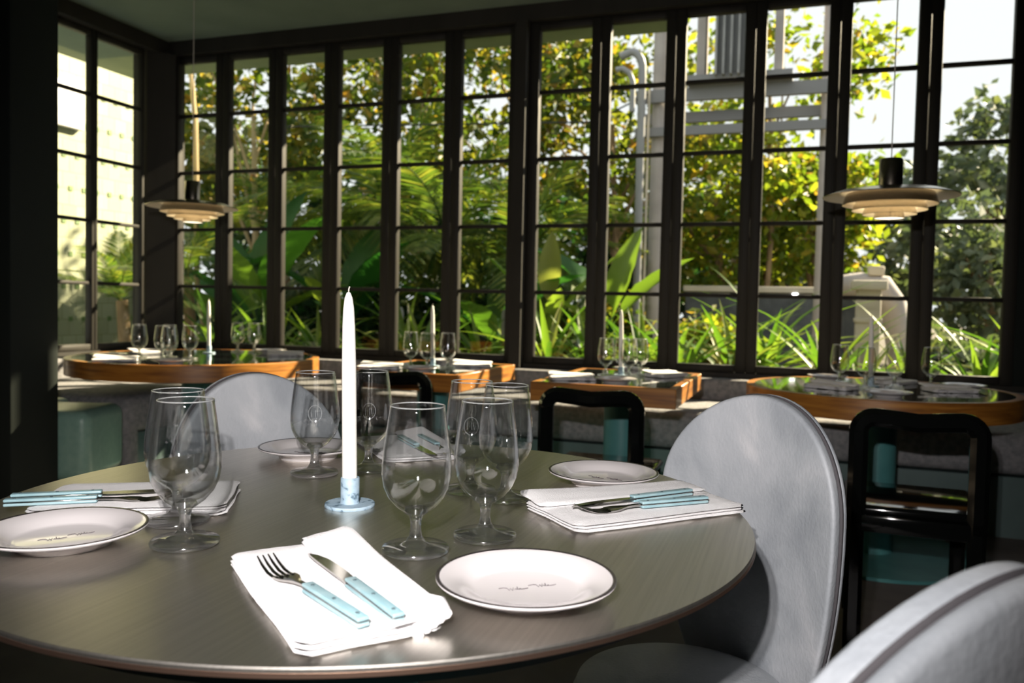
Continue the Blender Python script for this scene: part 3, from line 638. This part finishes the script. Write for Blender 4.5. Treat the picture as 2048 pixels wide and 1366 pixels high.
cutlery('table_knife', (-0.775, 1.515), (0.694, -0.72), zn, 'knife with a pale blue handle on the far napkin', G)
cutlery('table_fork', (-0.742, 1.540), (0.694, -0.72), zn, 'fork with a pale blue handle on the far napkin', G)
cutlery('table_knife', (-1.003, 0.815), (0.80, 0.60), zn + 0.003, 'knife with a pale blue handle on the left napkin', G)
cutlery('table_fork', (-0.985, 0.790), (0.80, 0.60), zn + 0.003, 'fork with a pale blue handle on the left napkin', G)

def candle_parts():
    c = MB().lathe([(0, 0.012), (0.0108, 0.012), (0.0108, 0.06), (0.0104, 0.20), (0.0092, 0.262), (0.0078, 0.288), (0.0058, 0.303), (0.0028, 0.3105), (0, 0.312)], 40)
    hd = MB().lathe([(0, 0), (0.0355, 0), (0.0362, 0.001), (0.0362, 0.004), (0.0355, 0.005), (0.0142, 0.005), (0.0136, 0.007), (0.0136, 0.0415), (0.0130, 0.0425), (0.0112, 0.0425), (0.0112, 0.010), (0, 0.010)], 56)
    return autosmooth(c.recalc('taper'), 50), autosmooth(hd.recalc('holder'), 50), MB().tube([(0, 0, 0.310), (0.0005, 0, 0.316), (0.002, 0, 0.3195)], 0.0011, 8).recalc('wick')
ca_me, ho_me, wi_me = candle_parts()
def candle(x, y, z, label, group, tilt=(0, 0, 0)):
    h = tag(obj('candle_holder', ho_me, 'holder_blue', None, (x, y, z)), 'blue grey holder of the ' + label, 'candle holder', 'candle holders')
    c = tag(obj('taper_candle', ca_me, 'candle_wax', None, (x, y, z), tilt), label, 'candle', group); obj('wick', wi_me, 'candle_wick', c)
candle(-0.611, 1.039, TZ, 'tall white taper candle in the middle of the steel table', 'taper candles', (0, R(-1.3), 0))

# window tables
def setting(gl, ca, nap, pl, place, short):
    for k, (x, y) in enumerate(gl): goblet(x, y, ZT, 'small looking clear goblet, %s on %s' % (('leftmost', 'second from the left', 'third from the left', 'fourth from the left', 'fifth from the left', 'sixth from the left', 'rightmost')[k if k < len(gl) - 1 else 6], place), 'goblets on ' + short, True)
    candle(ca[0], ca[1], ZT, 'ivory taper candle on ' + place, 'taper candles', (R(rnd.uniform(-1, 1)), R(-1.2), 0))
    for k, (x, y, a, lab) in enumerate(nap): napkin(x, y, ZT, R(a), 0.20, 0.13, 10 + k + len(gl), lab + ' on ' + place, 'napkins on ' + short, n=3, th=0.006)
    for x, y, lab in pl: plate(x, y, ZT, rnd.uniform(0, 3), lab + ' on ' + place, 'plates on ' + short)
setting([(-3.300, 3.43), (-3.19, 3.53), (-3.12, 3.40), (-3.03, 3.50), (-2.985, 3.30), (-3.235, 4.15), (-3.130, 4.17)], (-3.278, 3.945),
        [(-2.80, 4.02, 35, 'white napkin at the right end'), (-3.20, 3.17, 40, 'white napkin at the front'), (-3.48, 3.70, 75, 'white napkin at the left back')],
        [(-3.03, 4.20, 'white plate at the right back'), (-3.42, 3.35, 'white plate at the left front'), (-2.90, 3.22, 'white plate at the front right')], 'the corner table', 'the corner table')
setting([(-1.85, 3.72), (-1.73, 3.66), (-1.655, 3.74)], (-1.765, 3.80),
        [(-1.60, 3.93, 20, 'white napkin at the right'), (-1.92, 3.53, 15, 'white napkin at the left front')],
        [(-1.80, 4.05, 'white plate at the back'), (-1.70, 3.52, 'white plate at the front')], 'the square table by the corner table', 'the left square table')
setting([(-0.862, 3.79), (-0.815, 3.93), (-0.745, 3.76), (-0.715, 3.87)], (-0.795, 3.82),
        [(-0.945, 3.50, 25, 'white napkin at the left front'), (-0.595, 3.90, 60, 'white napkin at the right')],
        [(-0.745, 3.47, 'white plate at the front'), (-0.80, 4.08, 'white plate at the back')], 'the square table behind the middle chair', 'the middle square table')
setting([(0.175, 4.02), (0.270, 3.80), (0.395, 3.93), (0.555, 4.05)], (0.300, 3.93),
        [(0.13, 3.72, -30, 'white napkin at the left front'), (0.60, 3.85, 20, 'white napkin at the right'), (0.42, 4.15, 60, 'white napkin at the back')],
        [(0.13, 4.20, 'white plate at the back left'), (0.33, 3.50, 'white plate at the front'), (0.68, 4.02, 'white plate at the right back')], 'the right round table', 'the right round table')

# ------------------------------------------------------------------ outside
struct('ground', MB().box(-40, 40, D + 0.14, 70, -0.2, 0.0), 'soil', label='dark planted earth outside')
def tile_wall_obj():
    m = bpy.data.meshes.new('wall_outside'); y0, y1, z1 = 1.0, 7.55, 3.9
    m.from_pydata([(-6.8, y0, 0), (-6.8, y1, 0), (-6.8, y1, z1), (-6.8, y0, z1), (-7.0, y0, 0), (-7.0, y1, 0), (-7.0, y1, z1), (-7.0, y0, z1)], [], [(0, 1, 2, 3), (5, 4, 7, 6), (1, 5, 6, 2), (4, 0, 3, 7), (3, 2, 6, 7)])
    uv = m.uv_layers.new(name='UVMap')
    for p in m.polygons:
        for li in p.loop_indices: v = m.vertices[m.loops[li].vertex_index].co; uv.data[li].uv = (v.y, v.z)
    m.update(); return m
tw = struct('wall_outside', tile_wall_obj(), 'tile_wall', label='pale yellow tiled wall standing outside the left windows')
acc = MB().box(-6.802, -6.792, 0, 0.045, 0, 0.045).recalc('green_square')  # small green squares set in staggered rows on the wall
for i in range(9):
    for j in range(14):
        yy = 5.75 + j * 0.16 + (0.08 if i % 2 else 0); zz = 0.46 + i * 0.32
        if yy < 7.4: obj('green_square', acc, 'square_green', tw, (0, yy, zz))
tag(obj('wall_box', MB().rbox(-6.795, -6.73, 5.70, 6.28, 2.66, 3.10, 0.012, 2), 'box_white'), 'white equipment box hung high on the tiled wall outside', 'box')

def rot_to(d): return Vector(d).to_track_quat('Y', 'Z')
def blade_mesh(L, W, droop, fold=0.25, n=8):
    """long strap leaf along +y, folded along the midrib, arching over"""
    m = MB(); vs, fs = [], []
    for i in range(n + 1):
        t = i / n; w = W * (0.45 + 0.55 * math.sin(math.pi * min(1, t * 1.05) ** 0.6)) * (1 - t ** 3) ** 0.7 if i < n else 0.0005
        y = L * (t - 0.18 * droop * t * t); z = -L * droop * t * t * 0.7
        vs += [(-w / 2, y, z + abs(w) * fold), (0, y, z), (w / 2, y, z + abs(w) * fold)]
    for i in range(n):
        a = i * 3; fs += [(a, a + 1, a + 4, a + 3), (a + 1, a + 2, a + 5, a + 4)]
    return m.add(vs, fs, True).mesh('leaf_blade')
def broad_mesh(L, W, droop, n=12):
    m = MB(); vs, fs = [], []
    for i in range(n + 1):
        t = i / n; s_ = max(0.0, (t - 0.16) / 0.84); w = (0.012 if t < 0.16 else max(0.004, W * math.sin(math.pi * s_ ** 0.8) ** 0.75)) if i < n else 0.002
        y = L * (t - 0.15 * droop * t * t); z = -L * droop * t * t * 0.6
        for k in (-1, -0.5, 0, 0.5, 1): vs.append((k * w / 2, y, z + w * 0.16 * k * k + 0.008 * math.sin(i * 2.4) * abs(k)))
    for i in range(n):
        for k in range(4): a = i * 5 + k; fs.append((a, a + 1, a + 6, a + 5))
    return m.add(vs, fs, True).mesh('broad_leaf')
def frond_mesh(L, droop, nl=34, ll=0.42, seed=1, hang=0.35):
    r = random.Random(seed); m = MB(); pts = []
    def P(t): return Vector((0, L * (t - 0.22 * droop * t * t), L * (0.10 * t - droop * 0.75 * t * t)))
    m.tube([P(i / 12) for i in range(13)], [0.012 * (1 - 0.75 * i / 12) for i in range(13)], 5)
    for i in range(nl):
        t = 0.14 + 0.86 * i / nl; b = P(t); tg = (P(min(1, t + 0.02)) - P(t - 0.02)).normalized()
        l = ll * (math.sin(math.pi * (0.12 + 0.86 * t)) ** 0.7) * r.uniform(0.9, 1.08)
        for s_ in (-1, 1):
            d = (Vector((s_ * 0.85, 0, 0)) + tg * 0.65 + Vector((0, 0, r.uniform(-0.05, 0.2)))).normalized()
            wv = tg.cross(d).cross(d).normalized() * 0.019
            p1 = b + d * l * 0.5 - Vector((0, 0, hang * l * 0.20)); p2 = b + d * l - Vector((0, 0, hang * l * 0.85))
            m.add([b - wv * 0.5, b + wv * 0.5, p1 + wv, p1 - wv, p2], [(0, 1, 2, 3), (3, 2, 4)], False)
    return m.mesh('palm_frond')
blades = [blade_mesh(0.62, 0.050, 0.35), blade_mesh(0.72, 0.042, 0.65), blade_mesh(0.55, 0.060, 0.2), blade_mesh(0.80, 0.048, 0.95)]
broads = [broad_mesh(1.05, 0.30, 0.35), broad_mesh(1.25, 0.34, 0.6), broad_mesh(0.85, 0.22, 0.2)]
fronds = [frond_mesh(1.9, 0.75, 34, 0.50, 1), frond_mesh(2.2, 1.0, 38, 0.52, 2, 0.6), frond_mesh(1.7, 0.45, 32, 0.46, 3)]

def spiky(x, y, s, n, label, z=0.0, stem=0.42, lean=1.0):
    r = random.Random(int(x * 1000) + int(y * 77)); t = thing('strap_leaf_plant', label, 'plant', (x, y, z), group='strap leaved plants under the windows')
    obj('stem', MB().tube([(0, 0, -0.02), (0.01, 0, stem * 0.6), (0, 0.01, stem)], [0.022, 0.018, 0.014], 8), 'bark', t)
    for k in range(n):
        a = k * 2.4 + r.uniform(-.3, .3); e = R(82 - 62 * lean * (k / n) ** 0.8 + r.uniform(-8, 8))
        d = Vector((math.cos(a) * math.cos(e), math.sin(a) * math.cos(e), math.sin(e)))
        o = obj('leaf', blades[r.randrange(4)], 'leaf_spiky', t, (d.x * 0.015, d.y * 0.015, stem * r.uniform(0.72, 1.02))); o.rotation_mode = 'QUATERNION'; o.rotation_quaternion = rot_to(d); q = s * r.uniform(0.8, 1.15); o.scale = (q, q, q)
    return t
near = ('next to the window corner', 'below the corner lamp', 'behind the corner table', 'left of the white candle', 'just behind the white candle', 'behind the left square table', 'right of the left square table', 'behind the middle candle', 'left of the middle candle', 'right of the middle candle', 'left of the right round table', 'behind the right goblets', 'below the nearer lamp', 'at the far right window', 'beyond the right edge')
ORD = 'first second third fourth fifth sixth seventh eighth ninth tenth eleventh twelfth thirteenth fourteenth fifteenth sixteenth seventeenth eighteenth nineteenth twentieth'.split()
for k in range(20):
    x = -5.1 + k * 0.35 + rnd.uniform(-.06, .06); y = 6.3 + (k % 3) * 0.24 + rnd.uniform(-.08, .08)
    spiky(x, y, rnd.uniform(1.05, 1.4), 22 + k % 4, '%s from the left of the green strap leaved plants outside the back windows' % ORD[k], 0, rnd.uniform(0.38, 0.62), 1.0)
def broadplant(x, y, leaves, label, mat='leaf_banana', cat='plant', name='broad_leaf_plant'):
    t = thing(name, label, cat, (x, y, 0), group='broad leaved plants in the garden')
    obj('stem', MB().tube([(0, 0, -0.02), (0.02, 0, 0.5), (0, 0, 0.9)], [0.05, 0.045, 0.03], 8), 'leaf_banana', t)
    for (a, e, s, z, k) in leaves:
        d = Vector((math.cos(R(a)) * math.cos(R(e)), math.sin(R(a)) * math.cos(R(e)), math.sin(R(e))))
        o = obj('leaf', broads[k], mat, t, (0, 0, z)); o.rotation_mode = 'QUATERNION'; o.rotation_quaternion = rot_to(d); o.scale = (s, s, s)
    return t
broadplant(-2.13, 7.0, [(100, 84, 0.95, 0.95, 2), (20, 62, 1.0, 0.75, 0), (190, 66, 0.95, 0.7, 0), (-60, 55, 0.8, 0.7, 2), (250, 35, 0.8, 0.6, 2)], 'bright upright broad leaf plant seen in the seventh window from the corner', 'leaf_spiky')
broadplant(-1.62, 7.3, [(60, 80, 1.0, 0.85, 0), (160, 55, 1.1, 0.9, 1), (-20, 50, 1.0, 0.85, 0), (230, 40, 0.9, 0.7, 2), (10, 20, 0.8, 0.7, 2)], 'dark broad leaf plant left of the concrete pole')
broadplant(-5.60, 7.5, [(80, 84, 1.35, 0.85, 1), (170, 70, 1.3, 0.8, 1), (-15, 66, 1.3, 0.8, 1), (-80, 62, 1.1, 0.75, 0), (230, 55, 1.1, 0.7, 1), (20, 40, 1.1, 0.7, 0)], 'big dark banana plant seen in the second window from the corner')
broadplant(-4.75, 8.0, [(90, 78, 1.3, 0.7, 1), (200, 55, 1.2, 0.7, 1), (-30, 60, 1.25, 0.7, 1), (-90, 50, 1.1, 0.6, 0), (140, 40, 1.1, 0.6, 1)], 'dark banana plant seen in the third and fourth windows')
broadplant(-6.35, 8.2, [(90, 80, 1.3, 0.6, 1), (-40, 60, 1.2, 0.6, 1), (-100, 50, 1.1, 0.5, 0), (200, 60, 1.2, 0.6, 1)], 'dark banana plant seen in the first window from the corner')
broadplant(-2.85, 7.6, [(90, 70, 1.15, 0.6, 0), (200, 50, 1.1, 0.6, 1), (-30, 50, 1.15, 0.65, 1), (-90, 40, 1.0, 0.6, 0)], 'dark broad leaf plant seen in the sixth window')

def palm(x, y, h, n, label, s=1.0, dry=0, seed=1, e0=70, e1=-25):
    r = random.Random(seed); t = thing('palm_tree', label, 'palm', (x, y, 0), group='palms in the garden')
    obj('trunk', MB().tube([(0, 0, -0.05), (0.03, 0.02, h * 0.5), (0, 0, h)], [0.075, 0.06, 0.05], 10), 'bark', t)
    for k in range(n):
        a = k * 2.399 + r.uniform(-.2, .2); e = R(e0 + (e1 - e0) * k / n + r.uniform(-6, 6)); q = s * r.uniform(0.85, 1.12)
        d = Vector((math.cos(a) * math.cos(e), math.sin(a) * math.cos(e), math.sin(e)))
        o = obj('frond', fronds[r.randrange(3)], 'leaf_dry' if k >= n - dry else 'leaf_palm', t, (0, 0, h - 0.02 * (k / n))); o.rotation_mode = 'QUATERNION'; o.rotation_quaternion = rot_to(d); o.scale = (q, q, q)
palm(-3.85, 8.6, 1.75, 15, 'feathery palm with arching fronds seen in the fifth window', 0.95, 0, 3)
palm(-5.05, 9.3, 2.15, 16, 'feathery palm with a few dry brown fronds seen in the fourth window', 1.05, 3, 5)
palm(-3.0, 8.9, 1.6, 14, 'feathery palm seen in the sixth window', 0.9, 0, 8)
palm(-7.0, 10.0, 2.0, 12, 'feathery palm at the back seen in the second window', 1.0, 1, 11)
palm(-5.88, 5.9, 1.0, 11, 'slender palm in front of the pale tiled wall', 0.42, 0, 13, 85, 10)
palm(-5.88, 6.75, 1.25, 11, 'slender palm at the far end of the pale tiled wall', 0.42, 0, 17, 80, 0)
tag(obj('bamboo_stem', MB().tube([(-6.40, 7.8, 0), (-6.62, 7.75, 1.2), (-6.50, 7.6, 2.1), (-6.44, 7.5, 3.0), (-6.50, 7.5, 3.5), (-6.52, 7.5, 4.3)], [0.035, 0.032, 0.028, 0.028, 0.024, 0.02], 8), 'bark_pale'), 'thin pale sunlit stem behind the corner lamp', 'stem')

def crown(c, rad, n, ls, seed, shell=0.35, cut=None):
    r = random.Random(seed); vs, fs = [], []
    cl = [(Vector((r.gauss(0, 1), r.gauss(0, 1), r.gauss(0, 1))).normalized() * r.uniform(shell, 1.0) ** 0.6) for _ in range(max(10, n // 55))]
    for i in range(n):
        q = cl[i % len(cl)]; p = Vector((c[0] + q.x * rad[0], c[1] + q.y * rad[1], c[2] + q.z * rad[2])) + Vector((r.gauss(0, .16) * rad[0] ** .5, r.gauss(0, .16) * rad[1] ** .5, r.gauss(0, .14) * rad[2] ** .5))
        d = Vector((r.gauss(0, 1), r.gauss(0, 1), r.gauss(-0.4, 0.7))).normalized(); u = d.cross(Vector((r.gauss(0, 1), r.gauss(0, 1), r.gauss(0, 1)))).normalized(); l = ls * r.uniform(0.6, 1.3); w_ = l * 0.30
        nn = d.cross(u) * l * 0.10
        o = len(vs); vs += [p, p + d * l * 0.5 + u * w_ + nn, p + d * l, p + d * l * 0.5 - u * w_ + nn]; fs += [(o, o + 1, o + 2), (o, o + 2, o + 3)]
    me = bpy.data.meshes.new('crown'); me.from_pydata(vs, [], fs); me.update(); return me, cl
def tree(x, y, h, rad, n, ls, mat, label, seed, trunk=0.12, group='trees in the garden', bark='bark'):
    t = thing('garden_tree', label, 'tree', (x, y, 0), group=group)
    me, cl = crown((0, 0, h), rad, n, ls, seed)
    tag(obj('crown', me, mat, t), kind='stuff')
    m = MB().tube([(0, 0, -0.05), (0.1, 0, h * 0.5), (0, 0.05, h)], [trunk, trunk * 0.8, trunk * 0.5], 9)
    obj('trunk', m, bark, t)
    r = random.Random(seed)
    for k in range(7):
        q = cl[k]; e = (q.x * rad[0] * 0.9, q.y * rad[1] * 0.9, h + q.z * rad[2] * 0.9); z0 = h * r.uniform(0.45, 0.9)
        obj('branch', MB().tube([(0.05, 0.02, z0), (e[0] * 0.5 + r.uniform(-.15, .15), e[1] * 0.5, (z0 + e[2]) / 2 + 0.15), e], [trunk * 0.45, trunk * 0.32, 0.012], 6), bark, t)
tree(-8.2, 10.8, 3.9, (1.9, 1.5, 1.7), 3000, 0.19, 'leaf_tree', 'dense tree with orange tinted leaves behind the first window', 21, 0.065, bark='bark_pale')
tree(-6.4, 12.0, 4.2, (1.9, 1.5, 1.9), 2600, 0.19, 'leaf_tree', 'tree with pale branches behind the third window', 22, 0.065, bark='bark_pale')
tree(-4.3, 12.5, 4.4, (1.8, 1.4, 1.7), 1900, 0.19, 'leaf_tree', 'airy tree with sky between its leaves behind the fifth window', 23, 0.065, bark='bark_pale')
tree(-2.6, 11.4, 3.6, (1.5, 1.3, 1.7), 2300, 0.18, 'leaf_tree', 'green tree behind the seventh window', 24, 0.06)
tree(-1.3, 13.0, 2.7, (1.6, 1.3, 1.5), 3800, 0.17, 'leaf_bright', 'sunlit yellow green tree right of the concrete pole', 25, 0.10)
tree(-0.55, 12.6, 4.4, (1.7, 1.0, 1.3), 1300, 0.17, 'leaf_bright', 'airy yellow green tree behind the transformer', 27, 0.05)
tree(0.1, 13.6, 2.6, (1.1, 1.0, 1.0), 2600, 0.18, 'leaf_bright', 'sunlit yellow green tree behind the thin pole', 26, 0.09)
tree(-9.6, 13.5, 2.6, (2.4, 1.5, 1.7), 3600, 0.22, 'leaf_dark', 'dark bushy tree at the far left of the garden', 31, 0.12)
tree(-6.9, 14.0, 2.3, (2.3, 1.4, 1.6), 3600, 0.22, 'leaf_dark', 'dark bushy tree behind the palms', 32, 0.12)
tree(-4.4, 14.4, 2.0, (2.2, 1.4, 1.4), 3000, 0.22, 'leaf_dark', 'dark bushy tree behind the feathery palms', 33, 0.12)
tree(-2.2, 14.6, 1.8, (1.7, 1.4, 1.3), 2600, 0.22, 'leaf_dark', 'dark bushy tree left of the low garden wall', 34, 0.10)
tree(0.9, 21.0, 2.4, (2.2, 1.5, 1.6), 3000, 0.30, 'leaf_hazed', 'hazy pale tree far behind the stone pillar', 41, 0.14, 'far trees')
tree(3.7, 19.0, 3.2, (2.0, 1.5, 2.4), 3400, 0.28, 'leaf_hazed', 'hazy pale tree far off at the right edge', 42, 0.14, 'far trees')
tree(-1.8, 23.0, 3.0, (2.5, 1.5, 2.0), 3000, 0.32, 'leaf_hazed', 'hazy pale tree far behind the transformer', 43, 0.14, 'far trees')
tree(2.3, 12.2, 1.5, (0.7, 0.7, 1.1), 1800, 0.18, 'leaf_hazed', 'small green tree paled by painted haze right of the stone elbow', 44, 0.07)
def shrub(x, y, rad, n, ls, mat, label, seed):
    t = thing('shrub', label, 'shrub', (x, y, 0), group='shrubs in the garden'); me, cl = crown((0, 0, rad[2] * 0.8), rad, n, ls, seed, 0.2); tag(obj('foliage', me, mat, t), kind='stuff')
    obj('stem', MB().tube([(0, 0, -0.02), (0.03, 0.0, rad[2])], [0.03, 0.012], 6), 'bark', t)
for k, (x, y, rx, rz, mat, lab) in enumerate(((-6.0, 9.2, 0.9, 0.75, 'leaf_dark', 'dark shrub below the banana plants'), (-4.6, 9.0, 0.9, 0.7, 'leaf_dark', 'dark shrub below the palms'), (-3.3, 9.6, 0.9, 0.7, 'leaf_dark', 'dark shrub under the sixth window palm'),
        (-2.2, 9.4, 0.7, 0.65, 'leaf_tree', 'mid green shrub left of the concrete pole'), (-1.0, 10.1, 0.6, 0.5, 'leaf_bright', 'yellow green shrub in front of the low wall'), (1.8, 9.8, 0.8, 0.55, 'leaf_hazed', 'green shrub paled by painted haze right of the stone elbow'), (-7.6, 9.8, 0.9, 0.8, 'leaf_dark', 'dark shrub at the left end of the garden'), (3.0, 10.2, 0.9, 0.6, 'leaf_tree', 'mid green shrub at the far right'))):
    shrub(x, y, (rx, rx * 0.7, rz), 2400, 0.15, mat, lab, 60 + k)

# utility poles, transformer platform, pipes
tag(obj('utility_pole', MB().lathe([(0.098, 0), (0.083, 3.0), (0.075, 6.2)], 24), 'concrete_pale', None, (-1.615, 9.5, 0)), 'thick pale concrete pole carrying the platform', 'pole')
tag(obj('utility_pole', MB().lathe([(0.060, 0), (0.050, 3.0), (0.045, 6.2)], 20), 'concrete_pale', None, (0.176, 9.5, 0)), 'thin pale concrete pole at the right of the platform', 'pole')
for z0, z1, y, lab in ((3.36, 3.50, 9.38, 'upper grey beam between the two poles'), (3.17, 3.29, 9.62, 'middle grey beam between the two poles'), (2.98, 3.08, 9.38, 'lower grey beam between the two poles')):
    tag(obj('cross_beam', MB().box(-1.86, 0.24, y - 0.035, y + 0.035, z0, z1), 'steel_weathered'), lab, 'beam', 'platform beams')
t = thing('transformer', 'grey finned transformer standing on the platform beams', 'transformer', (-0.72, 9.45, 3.50))
obj('tank', MB().rbox(-0.26, 0.26, -0.22, 0.22, 0.10, 1.1, 0.03, 2), 'pvc_grey', t)
obj('base', MB().box(-0.55, 0.55, -0.24, 0.24, 0.0, 0.10), 'steel_weathered', t)
for k in range(7): obj('fin', MB().box(-0.24 + k * 0.08 - 0.012, -0.24 + k * 0.08 + 0.012, -0.34, -0.22, 0.065, 1.0), 'concrete_grey', t)
for sx in (-0.42, 0.40): obj('side_post', MB().box(sx - 0.045, sx + 0.045, -0.15, 0.15, 0.10, 1.1), 'concrete_pale', t)
tag(obj('gooseneck_pipe', MB().tube([(-1.76, 9.2, 0)] + [(-1.765, 9.2, 3.55)] + [(-1.765 - 0.13 * (1 - math.cos(R(q))), 9.2, 3.70 + 0.20 * math.sin(R(q))) for q in (10, 30, 50, 70, 90)] + [(-2.02, 9.2, 3.86)], 0.045, 14), 'pvc_grey'), 'tall grey pipe with a bent over top beside the concrete pole', 'pipe')
tag(obj('gooseneck_pipe', MB().tube([(-1.84, 9.05, 3.2), (-1.84, 9.05, 3.52), (-1.88, 9.05, 3.63), (-1.96, 9.05, 3.68), (-2.03, 9.05, 3.67)], 0.032, 12), 'pvc_grey'), 'short grey pipe with a bent over top below the taller one', 'pipe')
tag(obj('thin_conduit', MB().tube([(-1.70, 9.3, 0), (-1.70, 9.3, 3.5)], 0.016, 8), 'stone_cream'), 'thin pale conduit between pipe and concrete pole', 'conduit')
tag(obj('cable', MB().tube([(-6.0, 8.6, 3.15), (-2.3, 9.1, 3.12), (-1.7, 9.3, 3.45)], 0.010, 6), 'cable_black'), 'black cable running to the concrete pole', 'cable')
# low wall, pillar, stone elbow, small roof
gw = thing('garden_wall', 'low garden wall with a cream coping behind the spiky plants', 'wall', (0, 0, 0))
obj('wall_body', MB().box(-1.45, 0.40, 11.0, 11.2, 0, 1.26), 'stone_dark', gw); obj('coping', MB().rbox(-1.48, 0.43, 10.95, 11.25, 1.26, 1.34, 0.01, 1), 'stone_cream', gw)
gp = thing('stone_pillar', 'cream stone gate pillar with a square cap', 'pillar', (0.565, 8.0, 0))
obj('shaft', MB().rbox(-0.10, 0.10, -0.10, 0.10, 0, 1.24, 0.008, 1), 'stone_cream', gp); obj('cap', MB().rbox(-0.145, 0.145, -0.145, 0.145, 1.24, 1.325, 0.012, 2), 'stone_cream', gp)
obj('neck', MB().rbox(-0.112, 0.112, -0.112, 0.112, 0.95, 0.99, 0.005, 1), 'stone_cream', gp)
tag(obj('stone_elbow', MB().tube([(0.30, 8.45, 1.27), (0.52, 8.45, 1.30), (0.70, 8.4, 1.27), (0.80, 8.4, 1.12), (0.86, 8.4, 0.85), (0.92, 8.4, 0.5), (0.95, 8.4, 0.0)], [0.11, 0.12, 0.13, 0.125, 0.12, 0.12, 0.13], 20), 'concrete_pale'), 'smooth grey stone elbow arching down beside the cream pillar', 'sculpture')
tag(obj('stone_block', MB().rbox(0.58, 0.72, 8.33, 8.47, 1.385, 1.475, 0.01, 1), 'stone_cream', None, (0, 0, 0), (0, 0, 0)), 'small cream block on top of the stone elbow', 'block')
hs = thing('garden_shed', 'low shed with a dark red pitched roof behind the garden wall', 'shed', (0.0, 14.2, 0))
obj('wall_body', MB().box(-1.6, 1.1, 0.0, 1.4, 0, 1.35), 'stone_dark', hs)
obj('roof_slope', MB().add([(-0.75, -0.1, 2.15), (-0.05, -0.1, 1.45), (-0.05, 1.5, 1.45), (-0.75, 1.5, 2.15), (-0.75, -0.1, 2.08), (-0.05, -0.1, 1.38), (-0.05, 1.5, 1.38), (-0.75, 1.5, 2.08), (-0.75, -0.1, 1.35), (-0.75, 1.5, 1.35)], [(0, 1, 2, 3), (4, 7, 6, 5), (0, 4, 5, 1), (2, 6, 7, 3), (4, 8, 5), (4, 7, 9, 8)]), 'roof_red', hs)
obj('roof_slope', MB().add([(-0.05, -0.1, 1.45), (0.9, -0.1, 1.85), (0.9, 1.5, 1.85), (-0.05, 1.5, 1.45), (-0.05, -0.1, 1.36), (0.9, -0.1, 1.76), (0.9, 1.5, 1.76), (-0.05, 1.5, 1.36)], [(0, 1, 2, 3), (4, 7, 6, 5), (0, 4, 5, 1), (1, 5, 6, 2), (2, 6, 7, 3), (3, 7, 4, 0)]), 'stone_dark', hs)
for k, (x, y) in enumerate(((-3.62, 7.0), (-2.52, 7.0))):
    tag(obj('garden_bollard', MB().lathe([(0.05, 0), (0.05, 0.95), (0.035, 0.99), (0, 1.0)], 16), 'concrete_grey', None, (x, y, 0)), ('short grey bollard among the plants behind the left square table', 'short grey bollard among the plants left of the middle square table')[k], 'bollard')
